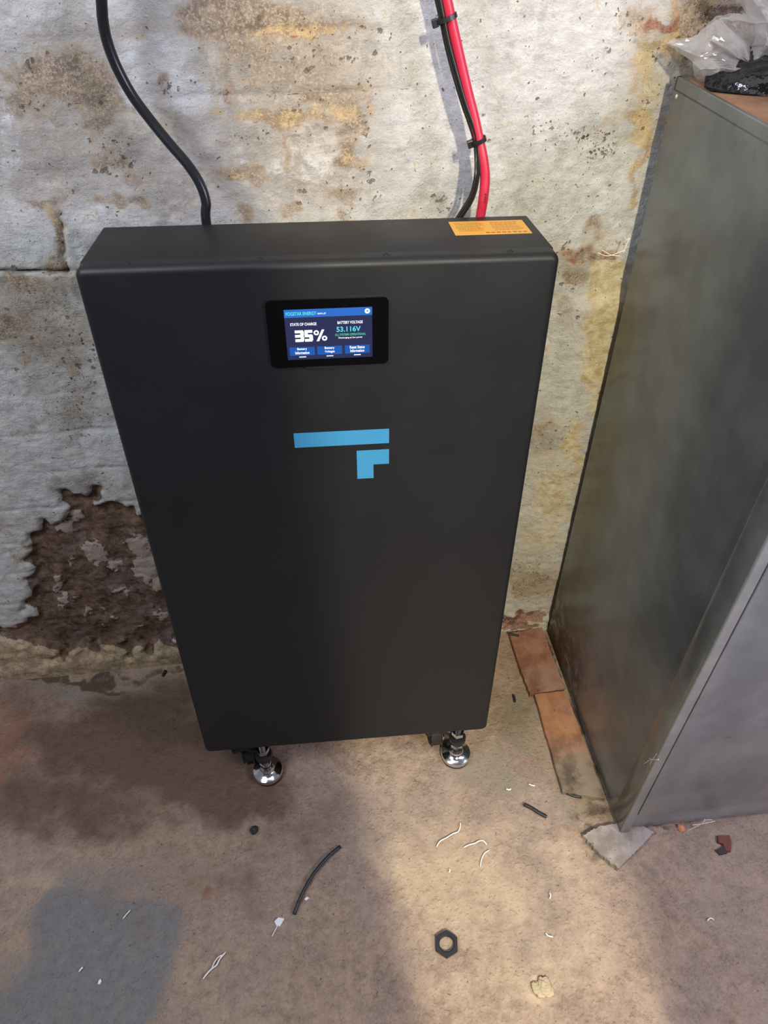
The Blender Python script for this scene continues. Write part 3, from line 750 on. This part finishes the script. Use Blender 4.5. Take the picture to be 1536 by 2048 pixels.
def cable_tie(c, d, rx, ry, headside, label):
    """band around the bundle at c, d = run direction of the bundle"""
    d = d.normalized(); n = Vector((0, -1, 0)); n = (n - d * n.dot(d)).normalized(); s = d.cross(n)
    bm = bmesh.new(); seg = 28; R = []
    for k in range(seg):
        a = 2 * PI * k / seg
        rad = Vector((math.copysign(abs(math.cos(a)) ** .8, math.cos(a)) * rx, math.copysign(abs(math.sin(a)) ** .8, math.sin(a)) * ry))
        q = c + s * rad.x + n * rad.y; u = (s * rad.x + n * rad.y).normalized()
        R.append([q - d * .0023, q + d * .0023, q + d * .0023 + u * .0012, q - d * .0023 + u * .0012])
    R = [[bm.verts.new(v) for v in r] for r in R]
    for k in range(seg):
        A, B = R[k], R[(k + 1) % seg]
        for j in range(4): bm.faces.new((A[j], A[(j + 1) % 4], B[(j + 1) % 4], B[j]))
    t = obj('cable_tie', bm, M_black_plastic)
    tag(t, label, 'cable tie', 'cable ties on the red cable')
    bm = bmesh.new(); hc = c + s * headside * (rx + .001) + n * .002
    Mh = Matrix.Translation(hc) @ Matrix((s, n, d)).transposed().to_4x4()
    box(bm, -.0036, .0036, -.0035, .0035, -.0042, .0042, .0008, 2, Mh); obj('head', bm, M_black_plastic, t)
    bm = bmesh.new(); box(bm, -.0065, -.0030, -.0012, .0002, -.0036, .0038, .0003, 1, Mh) if headside > 0 else box(bm, -.009, -.003, -.001, .0004, -.0040, .0010, .0003, 1, Mh)
    obj('tail', bm, M_black_plastic, t)
sgn = None
c = (cable_pt(890, 38, .091)); dd = cable_pt(904, 50, .053) - cable_pt(893, 0, .052)
s_ = dd.normalized().cross(Vector((0, -1, 0)))
hs = -1 if s_.x > 0 else 1
cable_tie(cable_pt(891.5, 37, .0535), dd, .0118, .0082, hs, 'black cable tie higher up, near the top of the frame, binding red cable and wires')
cable_tie(cable_pt(956, 281, .0665), cable_pt(966, 318, .08) - cable_pt(948, 235, .08), .0090, .0080, hs, 'black cable tie lower down, just above the cabinet, binding red cable and wires')

# ------------------------------------------------------------------ locker
def locker_material(name, base, rough, metal, streak=.5):
    b = NB(name)
    n = b.noise(9, 5, .6); n3 = b.noise(160, 3, .6); st = b.noise(10, 4, .6, vec=b.coord((1, 1, .25)))
    c = b.mix(b.ramp(n, .35, .7), tuple(x * .85 for x in base), tuple(x * 1.2 for x in base))
    rn = b.math('ADD', b.math('MULTIPLY', b.ramp(st, .3, .7), .12), rough - .05)
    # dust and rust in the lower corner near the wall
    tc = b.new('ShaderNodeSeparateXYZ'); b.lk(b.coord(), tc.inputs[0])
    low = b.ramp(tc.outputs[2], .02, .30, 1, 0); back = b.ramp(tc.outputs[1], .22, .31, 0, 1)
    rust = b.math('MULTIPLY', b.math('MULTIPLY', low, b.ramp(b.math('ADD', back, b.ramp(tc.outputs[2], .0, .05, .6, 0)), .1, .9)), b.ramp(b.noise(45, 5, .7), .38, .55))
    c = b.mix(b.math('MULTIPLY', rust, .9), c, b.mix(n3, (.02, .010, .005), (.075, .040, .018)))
    sp = b.ramp(b.noise(220, 2, .5), .73, .76)
    c = b.mix(b.math('MULTIPLY', sp, .5), c, (.3, .3, .28))
    scuff = b.math('MULTIPLY', b.ramp(b.noise(26, 5, .7), .60, .68), b.ramp(b.noise(3, 2), .5, .6))
    c = b.mix(b.math('MULTIPLY', scuff, .35), c, (.02, .018, .015))
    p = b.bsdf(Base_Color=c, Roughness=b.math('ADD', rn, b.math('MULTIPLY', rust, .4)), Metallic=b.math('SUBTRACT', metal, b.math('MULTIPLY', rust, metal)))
    p.inputs['Specular IOR Level'].default_value = .55
    b.lk(b.bump(b.math('ADD', b.math('MULTIPLY', b.noise(5, 2), 1.0), b.math('MULTIPLY', n3, .01)), .012, .15), p.inputs['Normal'])
    return b.m
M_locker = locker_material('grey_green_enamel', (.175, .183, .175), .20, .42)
M_locker_front_lit = locker_material('grey_enamel_lit', (.30, .315, .325), .24, .30)  # same paint as the side, made paler to carry the light on the front
M_rusttop = NB('rusty_brown_top')
_b = M_rusttop; _n = _b.noise(12, 5, .6)
_p = _b.bsdf(Base_Color=_b.mix(_b.ramp(_n, .3, .7), (.16, .065, .03), (.34, .19, .11)), Roughness=.7); M_rusttop = _b.m
LZ0, LZ1 = .013, 1.125
SH = Matrix(((1, -.0240, 0, 0), (0, 1, 0, 0), (0, 0, 1, 0), (0, 0, 0, 1)))
LX, LYF, LYB = .4872, -.168, .297
LM = Matrix.Translation((LX, LYF, 0)) @ SH      # local: x right, y back, z up
lk = empty('metal_locker', (LX, LYF, 0))
tag(lk, 'tall dusty dark grey metal locker standing on tiles at the right', 'locker')
def lobj(name, bm, mat, parent, **kw):
    for v in bm.verts: v.co = SH @ v.co
    return obj(name, bm, mat, parent, **kw)
DEP = LYB - LYF; LW = .80
bm = bmesh.new()
box(bm, 0, LW, .040, DEP, LZ0, LZ1 - .012, .001, 1)
lobj('body', bm, M_locker, lk, autosmooth=.5)
# folded front frame that laps over the side panel (its back edge is the thin bright seam)
bm = bmesh.new()
box(bm, -.0012, .0145, 0, .0060, LZ0, LZ1, .0022, 3)
lobj('front_stile', bm, M_locker_front_lit, lk, autosmooth=.6)
bm = bmesh.new()
box(bm, LW - .0145, LW + .0012, 0, .0060, LZ0, LZ1, .0022, 3)
lobj('front_stile', bm, M_locker_front_lit, lk, autosmooth=.6)
for fx0, fx1 in ((-.0016, .0140), (LW - .0140, LW + .0016)):
    bm = bmesh.new(); box(bm, fx0, fx1, .0040, .0405, LZ0, LZ1, .0016, 2); lobj('side_flange', bm, M_locker, lk, autosmooth=.6)
bm = bmesh.new(); box(bm, .0142, LW - .0142, .0075, .040, LZ0, .0740, .003, 3); lobj('kick_rail', bm, M_locker_front_lit, lk, autosmooth=.6)
bm = bmesh.new(); box(bm, .0165, LW / 2 - .001, .0005, .022, .0795, LZ1 - .03, .0022, 3); dr = lobj('door', bm, M_locker_front_lit, lk, autosmooth=.6)
bm = bmesh.new(); box(bm, LW / 2 + .001, LW - .0165, .0005, .022, .0795, LZ1 - .03, .0022, 3); d2 = lobj('door', bm, M_locker_front_lit, lk, autosmooth=.6)
bm = bmesh.new(); box(bm, LW / 2 - .05, LW / 2 - .035, -.022, .0005, .55, .67, .004, 3); lobj('handle', bm, M_black_plastic, dr, autosmooth=.6)
# top: rim tray with a brown surface
bm = bmesh.new()
T = LZ1
for (x0_, x1_, y0_, y1_) in ((0, .006, .0, DEP), (LW - .006, LW, 0, DEP), (0, LW, 0, .006), (0, LW, DEP - .006, DEP)):
    box(bm, x0_, x1_, y0_, y1_, T - .016, T, .001, 1)
lobj('top_rim', bm, M_locker, lk, autosmooth=.6)
bm = bmesh.new(); box(bm, .006, LW - .006, .006, DEP - .006, T - .012, T - .0012); lobj('top_panel', bm, M_rusttop, lk)
lobj_ = None
bm = bmesh.new()
lathe(bm, [(0, .0014), (.0016, .0012), (.0026, .0002), (.0028, 0)], (0, 0, 0), 18)
Mr = Matrix.Translation(side_at(1353, 193) - Vector((LX, LYF, 0))) @ Matrix.Rotation(-PI / 2, 4, 'Y')
for v in bm.verts: v.co = Mr @ v.co
obj('rivet', bm, simple('bare_metal', (.75, .75, .72), .4, .6), lk, smooth=True)

# ------------------------------------------------------------------ tiles and fragment under the locker edge
def tile_material(name, c1, c2, grime, gx=(0, 1)):
    b = NB(name)
    n = b.noise(30, 5, .6); n2 = b.noise(110, 4, .65); n3 = b.noise(9, 4, .6)
    c = b.mix(b.ramp(n, .35, .65), c1, c2)
    sep = b.new('ShaderNodeSeparateXYZ'); b.lk(b.coord(), sep.inputs[0])
    g = b.ramp(b.math('ADD', sep.outputs[1], b.math('MULTIPLY', b.math('SUBTRACT', n, .5), .09)), gx[0], gx[1], 1, 0)
    c = b.mix(b.math('MULTIPLY', g, .9), c, b.mix(b.ramp(n, .35, .65), grime, tuple(x * 2.6 for x in grime)))
    c = b.mix(b.ramp(n2, .64, .70, 0, .8), c, (.08, .035, .02))
    c = b.mix(b.math('MULTIPLY', b.ramp(n3, .45, .7), .35), c, (.30, .24, .20))
    p = b.bsdf(Base_Color=c, Roughness=.8)
    b.lk(b.bump(n2, .0012, .7), p.inputs['Normal'])
    return b.m
def slab_tile(name, pix, z1, mat, jag=.0012, seed=1, z0=0.0, sub=14):
    rng = random.Random(seed)
    pts = [floor_at(px, py, z1) for px, py in pix]
    ring = []
    for i in range(len(pts)):
        a, b_ = pts[i], pts[(i + 1) % len(pts)]
        for k in range(sub):
            t = k / sub; q = a.lerp(b_, t)
            if k: q = q + Vector((rng.uniform(-jag, jag), rng.uniform(-jag, jag), 0))
            ring.append(q)
    o_ = sum(pts, Vector()) / len(pts); o_.z = 0
    bm = bmesh.new()
    bot = [Vector((q.x - o_.x, q.y - o_.y, z0)) for q in ring]
    a = [bm.verts.new(q) for q in bot]; m = [bm.verts.new(q + Vector((0, 0, z1 - z0 - .0012))) for q in bot]
    t = [bm.verts.new(Vector((q.x * .985, q.y * .992, z1))) for q in bot]
    n = len(a)
    for A, B in ((a, m), (m, t)):
        for k in range(n): bm.faces.new((A[k], A[(k + 1) % n], B[(k + 1) % n], B[k]))
    bm.faces.new(t); bm.faces.new(a[::-1])
    o = obj(name, bm, mat); o.location = o_
    return o
TH = .0125
M_tileA = tile_material('terracotta_red', (.20, .085, .055), (.33, .165, .11), (.12, .09, .075), (-.5, -.4))
M_tileB = tile_material('terracotta_sooty', (.27, .115, .055), (.38, .185, .095), (.10, .085, .065), (-.07, .03))
M_frag = tile_material('mortar_grey', (.20, .17, .145), (.36, .32, .29), (.2, .18, .16), (-.5, -.4))
o = slab_tile('floor_tile', [(1018, 1266), (1084, 1254), (1104, 1310), (1130, 1375), (1060, 1388), (1040, 1335)], TH, M_tileA, .0008, 3)
tag(o, 'reddish terracotta tile strip on the floor nearest the wall, beside the locker', 'tile', 'terracotta tile strips beside the locker')
o = slab_tile('floor_tile', [(1069, 1388), (1131, 1380), (1172, 1490), (1210, 1597), (1125, 1582)], TH, M_tileB, .0007, 5)
tag(o, 'longer terracotta tile strip with sooty grey front end beside the locker', 'tile', 'terracotta tile strips beside the locker')
o = slab_tile('tile_fragment', [(1166, 1670), (1198, 1652), (1232, 1647), (1262, 1640), (1309, 1663), (1285, 1690), (1262, 1712), (1237, 1737), (1200, 1708)], TH, M_frag, .0012, 7)
tag(o, 'grey pointed tile fragment under the front corner of the locker', 'tile fragment')

# ------------------------------------------------------------------ plastic bag and black wrap on the locker
def crumple(name, c, sx_, sy_, h, seed, n=90, lift=None, sharp=1.0):
    xs = np.linspace(-1, 1, n); X, Y = np.meshgrid(xs, xs)
    rid = 0
    for k, (fr, am) in enumerate(((1.3, .5), (2.6, .32), (5.2, .17), (10, .08))):
        v = vnoise(X * fr + (vnoise(X * 2, Y * 2, seed + 7) - .5), Y * fr, seed + k); rid = rid + am * (1 - np.abs(2 * v - 1)) ** 1.3 * sharp
    ang = fbm(X * 1.5, Y * 1.5, seed + 20)
    rr = np.sqrt(X ** 2 + Y ** 2) / (1 + .25 * (fbm(X * 2.2, Y * 2.2, seed + 30) - .5))
    env = np.clip(1 - (rr / 1.25) ** 2.2, 0, 1)
    Z = h * (.55 * env + .75 * rid * np.sqrt(env)) + .0
    GX = c[0] + sx_ * (X + .25 * (vnoise(X * 2, Y * 2, seed + 40) - .5)); GY = c[1] + sy_ * (Y + .25 * (vnoise(X * 2, Y * 2, seed + 41) - .5))
    P = np.stack([GX, GY, c[2] + Z], -1)
    return P
def bag_material():
    b = NB('clear_polythene')
    n = b.noise(18, 4, .6, dist=1.0)
    tr = b.new('ShaderNodeBsdfTransparent'); tr.inputs[0].default_value = (.93, .93, .93, 1)
    gl = b.new('ShaderNodeBsdfGlossy'); gl.inputs['Roughness'].default_value = .18; gl.inputs[0].default_value = (.9, .9, .92, 1)
    df = b.new('ShaderNodeBsdfTranslucent'); df.inputs[0].default_value = (.75, .73, .72, 1)
    d2 = b.new('ShaderNodeBsdfDiffuse'); d2.inputs[0].default_value = (.72, .70, .69, 1)
    lw = b.new('ShaderNodeLayerWeight'); lw.inputs[0].default_value = .35
    m0 = b.new('ShaderNodeMixShader'); m0.inputs[0].default_value = .6; b.lk(df.outputs[0], m0.inputs[1]); b.lk(d2.outputs[0], m0.inputs[2])
    m1 = b.new('ShaderNodeMixShader'); b.lk(b.math('ADD', b.math('MULTIPLY', lw.outputs['Facing'], .75), b.ramp(n, .35, .7, .06, .34)), m1.inputs[0]); b.lk(tr.outputs[0], m1.inputs[1]); b.lk(m0.outputs[0], m1.inputs[2])
    m2 = b.new('ShaderNodeMixShader'); b.lk(b.math('ADD', b.math('MULTIPLY', lw.outputs['Fresnel'], .5), .06), m2.inputs[0]); b.lk(m1.outputs[0], m2.inputs[1]); b.lk(gl.outputs[0], m2.inputs[2])
    b.lk(m2.outputs[0], b.out.inputs[0]); return b.m
def top_at(px, py, z=T): return hit(px, py, (0, 0, 1), z)
M_wrap = simple('shiny_black_polythene', (.006, .006, .006), .16, bump=(60, .003))
pw = top_at(1530, 160, T + .03)
P = crumple('black_wrap', (0, 0, T + .0005), .125, .062, .036, 11, n=90)
_x = P[..., 0].copy(); _y = P[..., 1].copy(); ca, sa = math.cos(-.52), math.sin(-.52)
P[..., 0] = .622 + _x * ca - _y * sa; P[..., 1] = .212 + _x * sa + _y * ca
o = grid_mesh('black_wrap', P, M_wrap, {}, kind=None)
tag(o, 'crumpled shiny black plastic wrap on top of the locker, under the clear bag', 'plastic wrap')
M_bag = bag_material()
BV = {'A': (140, 580, .285), 'B': (600, 500, .27), 'C': (570, 760, .255), 'D': (530, 850, .262), 'E': (550, 1040, .266), 'F': (670, 1135, .255), 'G': (640, 955, .240), 'H': (880, 255, .262),
      'I': (660, 380, .270), 'J': (770, 560, .248), 'K': (1300, 880, .232), 'M': (830, 790, .250), 'X': (850, 640, .262), 'N': (700, 1100, .246), 'O': (870, 1000, .236), 'P': (1190, 925, .226),
      'Q': (1800, 900, .222), 'R': (1900, -300, .235), 'V': (1120, -300, .262), 'W': (1270, 180, .270), 'T': (1400, 330, .238), 'U': (1330, 660, .252), 'Y': (1500, 640, .225), 'Z': (1560, 300, .22)}
TR = 'ABC ACD BJC CJX CXM CMD DMG DGE EGF GNF MKG GKP GPO GON HIJ HJK XKM JXK HWT HTU HUK VZW WZT VRZ TZY TYU UYK YQK ZRQ ZQY BIJ'.split()
bm = bmesh.new()
bv = {k: bm.verts.new(hit(1310 + x / 6.8, y / 6.8, (0, 1, 0), d)) for k, (x, y, d) in BV.items()}
for t_ in TR:
    try: bm.faces.new([bv[c_] for c_ in t_])
    except ValueError: pass
bmesh.ops.recalc_face_normals(bm, faces=bm.faces)
bmesh.ops.subdivide_edges(bm, edges=list(bm.edges), cuts=7, use_grid_fill=True)
for v in bm.verts:
    a_ = float(1 - abs(2 * vnoise(np.array(v.co.x * 55 + v.co.z * 20), np.array(v.co.z * 70), 3) - 1)); b_ = float(vnoise(np.array(v.co.x * 160), np.array(v.co.z * 160), 8))
    v.co.y += (a_ - .5) * .011 + (b_ - .5) * .004
    v.co.z += (b_ - .5) * .002
back = bmesh.ops.duplicate(bm, geom=list(bm.faces))
for g_ in back['geom']:
    if isinstance(g_, bmesh.types.BMVert):
        g_.co.y = min(g_.co.y + .030 + .01 * math.sin(g_.co.x * 90), .307); g_.co.z = T + .002 + (g_.co.z - T) * .9; g_.co.x += .012
for v in bm.verts: v.co.z = max(v.co.z, T + .0005)
bmesh.ops.remove_doubles(bm, verts=bm.verts, dist=.0002)
o = obj('plastic_bag', bm, M_bag, smooth=False)
tag(o, 'crumpled clear plastic bag lying on top of the locker', 'bag')

# ------------------------------------------------------------------ things lying on the floor
def strand(name, pix, r, mat, label, cat, z=None, group=None, n=6, seg=8, taper=True, flat=1.0, lift=0.0):
    z = r if z is None else z
    P = catmull([floor_at(px, py, z) for px, py in pix], n)
    for i, q in enumerate(P): q.z = z + lift * math.sin(PI * i / (len(P) - 1)) + .0006
    o_ = Vector((P[0].x, P[0].y, 0)); P = [q - o_ for q in P]
    rr = [r * (.55 if taper and (i == 0 or i == len(P) - 1) else 1) for i in range(len(P))]
    bm = bmesh.new(); tube(bm, P, rr, seg, flat)
    o = obj(name, bm, mat, smooth=True); o.location = o_
    return tag(o, label, cat, group)
M_offcut = simple('black_offcut_pvc', (.018, .020, .024), .45, bump=(400, .0003))
strand('cable_offcut', [(680, 1693), (655, 1716), (630, 1746), (611, 1777), (597, 1806), (588, 1829)], .0030, M_offcut, 'long curved offcut of black cable on the floor', 'cable offcut', taper=False, lift=.004)
strand('cable_offcut', [(1048, 1609), (1062, 1616), (1078, 1626), (1093, 1634)], .0036, M_offcut, 'short straight black tube offcut lying left of the tile fragment', 'cable offcut', taper=False, n=4)
strand('cable_offcut', [(1133, 1586), (1148, 1592), (1162, 1594)], .0032, M_offcut, 'black offcut tucked against the front end of the sooty tile', 'cable offcut', taper=False, n=4)
strand('cable_offcut', [(1027, 1391), (1029, 1398), (1030, 1404)], .0026, M_offcut, 'tiny black offcut on the floor left of the tile strips', 'cable offcut', taper=False, n=4)
strand('cable_offcut', [(331, 1341), (328, 1347), (325, 1352)], .0028, M_offcut, 'tiny black offcut at the foot of the wall left of the cabinet', 'cable offcut', taper=False, n=4)
strand('cable_offcut', [(1018, 1268), (1028, 1270), (1038, 1272)], .0026, M_offcut, 'small black offcut resting on the corner of the reddish tile', 'cable offcut', z=TH + .0026, taper=False, n=4)

def lump(name, px, py, r, mat, label, cat, seed, sq=.6, group=None, sub=3, stretch=(1, 1), rot=0.0, rough=.5):
    c = floor_at(px, py, 0); rng = np.random.RandomState(seed)
    bm = bmesh.new(); bmesh.ops.create_icosphere(bm, subdivisions=sub, radius=1)
    off = rng.rand(3) * 10
    for v in bm.verts:
        q = v.co.copy()
        nn = float(fbm(np.array(q.x * 1.4 + off[0]), np.array(q.y * 1.4 + q.z * 2 + off[1]), seed, 4))
        k = 1 + rough * (nn - .5) * 2
        v.co = Vector((q.x * k * stretch[0], q.y * k * stretch[1], q.z * k * sq)) * r
    zmin = min(v.co.z for v in bm.verts)
    for v in bm.verts: v.co.z = max(v.co.z, zmin * .5)
    zmin = min(v.co.z for v in bm.verts)
    for v in bm.verts: v.co.z -= zmin
    o = obj(name, bm, mat, smooth=sub > 2); o.location = (c.x, c.y, -.0003); o.rotation_euler = (0, 0, rot)
    return tag(o, label, cat, group)
lump('dirt_clod', 508, 1661, .0075, simple('black_dirt', (.02, .02, .022), .8), 'small black lump on the floor in front of the left foot', 'lump', 4, .7)
M_sand = simple('sandy_mortar', (.50, .41, .26), .95, bump=(300, .002), var=.2)
lump('mortar_crumb', 1083, 1980, .014, M_sand, 'sandy crumb of mortar near the bottom of the frame, right of the nut', 'mortar crumb', 9, .35, rough=.9, sub=4)
M_orange_br = simple('orange_brick', (.62, .25, .12), .9, bump=(200, .001))
lump('brick_crumb', 1362, 1656, .0075, M_orange_br, 'orange crumb of brick against the bottom edge of the locker', 'brick crumb', 12, .6, sub=2)
# red brown chip shaped like a stubby hook, and a dark flake beside it
M_chip = simple('red_brown_brick', (.16, .055, .04), .8, bump=(200, .001))
M_chipd = simple('dark_brown_flake', (.04, .03, .028), .6)
def flat_piece(name, pix, z1, mat, label, cat, tilt=0.0, group=None):
    pts = [floor_at(px, py, z1) for px, py in pix]
    o_ = sum(pts, Vector()) / len(pts); o_.z = 0
    bm = bmesh.new(); prism(bm, [Vector((q.x - o_.x, q.y - o_.y, 0)) for q in pts], (0, 0, z1))
    top = sorted(bm.verts, key=lambda v: v.co.z)[len(pts):]
    for v in top: v.co.z += tilt * v.co.x; v.co.x *= .93; v.co.y *= .93
    o = obj(name, bm, mat); o.location = o_
    return tag(o, label, cat, group)
flat_piece('brick_chip', [(1435, 1670), (1460, 1669), (1464, 1685), (1463, 1702), (1452, 1703), (1446, 1688), (1436, 1684)], .006, M_chip, 'red brown hooked chip of brick on the floor in front of the locker', 'brick chip')
flat_piece('dark_flake', [(1430, 1699), (1448, 1693), (1455, 1706), (1441, 1709)], .004, M_chipd, 'dark thin flake next to the red brown brick chip', 'flake', .3)

# hexagonal lock nut
cN = floor_at(893, 1888, .004)
bm = bmesh.new(); NSG = 48
Rh = .0208; Ri = .0118; ht = .0075
def hexr(a):
    a = (a % (PI / 3)) - PI / 6
    return Rh * math.cos(PI / 6) / math.cos(a)
rings = []
rot = math.radians(22)
for kind, z in (('i', 0), ('o', 0), ('o', ht - .0012), ('c', ht), ('I', ht), ('i', ht - .001)):
    L = []
    for k in range(NSG):
        a = 2 * PI * k / NSG
        r = {'i': Ri, 'I': Ri + .0012, 'o': hexr(a), 'c': min(hexr(a), Rh * .93)}[kind]
        L.append(bm.verts.new((r * math.cos(a + rot), r * math.sin(a + rot), z)))
    rings.append(L)
for A, B in zip(rings, rings[1:] + rings[:1]):
    for k in range(NSG): bm.faces.new((A[k], A[(k + 1) % NSG], B[(k + 1) % NSG], B[k]))
o = obj('hex_nut', bm, simple('black_oxide_steel', (.028, .030, .036), .42, .35), autosmooth=.5); o.location = (cN.x, cN.y, 0)
tag(o, 'large thin black hexagonal nut lying on the floor', 'nut')

M_thread = simple('white_nylon', (.86, .84, .80), .7)
M_thread2 = simple('white_nylon_glow', (.92, .91, .88), .7)
th = 'white plastic threads scattered on the floor'
def thr(pix, label, r=.0011, group=th): strand('plastic_thread', pix, r, M_thread, label, 'thread', n=5, seg=6, group=group, lift=.001)
thr([(873, 1694), (880, 1683), (893, 1676), (906, 1668), (916, 1664), (920, 1655), (921, 1645)], 'wavy white thread, leftmost of the three in front of the right foot', .0012)
thr([(927, 1695), (938, 1690), (950, 1687), (957, 1683), (966, 1682), (974, 1690)], 'hooked white thread, middle one of three in front of the right foot', .0012)
thr([(979, 1700), (970, 1706), (965, 1714), (962, 1724), (961, 1733)], 'short curved white thread, rightmost of three in front of the right foot')
thr([(406, 1958), (416, 1946), (424, 1938), (434, 1930), (440, 1918), (452, 1904)], 'twisted white thread on the floor at the lower left', .0013)
thr([(423, 1938), (430, 1924), (438, 1914), (446, 1910)], 'second strand twisted with the white thread at the lower left', .0010)
thr([(1099, 1785), (1101, 1792), (1099, 1798)], 'tiny straight white shred to the upper right of the black nut', .0012)
thr([(1091, 1866), (1096, 1872), (1106, 1874)], 'tiny bent white shred level with the black nut, to its right', .0012)
thr([(1012, 1578), (1018, 1580), (1022, 1578)], 'tiny white shred, left one of two between right foot and sooty tile', .0016)
thr([(1057, 1568), (1063, 1571), (1070, 1572)], 'tiny white shred, right one of two between right foot and sooty tile', .0013)
thr([(1414, 1842), (1420, 1837), (1428, 1840)], 'small curled white shred in front of the locker', .0012)
thr([(246, 1838), (253, 1830), (261, 1820)], 'thin straight white sliver on the grey patch at the left', .0010)
thr([(158, 1944), (163, 1938), (166, 1935)], 'short white sliver on the grey patch near the bottom left', .0014)
thr([(556, 1850), (550, 1862), (544, 1874)], 'thin pale stalk trailing from the white paper scrap', .0008)
thr([(898, 1745), (900, 1742), (898, 1738)], 'tiny white speck below the three threads', .0015)
M_paper = simple('white_paper', (.80, .80, .82), .7)
flat_piece('paper_scrap', [(548, 1842), (557, 1834), (569, 1837), (560, 1853), (552, 1851)], .0025, M_paper, 'white folded paper scrap by the end of the curved cable offcut', 'paper scrap', .12)
flat_piece('plastic_flake', [(195, 1968), (197, 1961), (201, 1957), (203, 1962), (199, 1969)], .0025, M_paper, 'small white flake on the grey patch near the bottom left corner', 'flake')
flat_piece('plastic_flake', [(608, 1798), (614, 1793), (619, 1796), (612, 1801)], .0018, M_paper, 'small white flake right of the curved cable offcut', 'flake')
# straw-like fibre stuck to the locker corner and cobweb threads
M_fibre = simple('pale_fibre', (.62, .58, .48), .8)
def web(name, paths, mat, r, label, cat, off=.001, fn=side_at):
    bm = bmesh.new()
    for pth in paths:
        P = catmull([fn(px, py, off) for px, py in pth], 5); tube(bm, P, r, 5)
    return tag(obj(name, bm, mat, smooth=True), label, cat)
web('straw_tuft', [[(1288, 1528), (1297, 1522), (1305, 1518)], [(1300, 1530), (1305, 1520), (1314, 1508)], [(1298, 1516), (1306, 1519), (1317, 1519)]], M_fibre, .0009, 'tuft of pale straw stuck to the front corner of the locker', 'straw')
web('cobweb', [[(1248, 472), (1253, 480), (1259, 476), (1252, 492), (1246, 508)], [(1196, 506), (1215, 512), (1235, 506), (1250, 500)], [(1204, 500), (1222, 510), (1240, 512)]], M_thread, .0005, 'wispy white cobweb between the wall and the locker side', 'cobweb', .004, lambda px, py, off: wall_at(px, py, .03))
web('cobweb', [[(1392, 1655), (1402, 1648), (1412, 1640), (1425, 1640)], [(1375, 1661), (1395, 1652), (1402, 1648), (1410, 1638)], [(1385, 1650), (1402, 1648), (1430, 1642)]], M_thread, .0005, 'wispy white cobweb along the bottom rail of the locker', 'cobweb', .001, front_at)
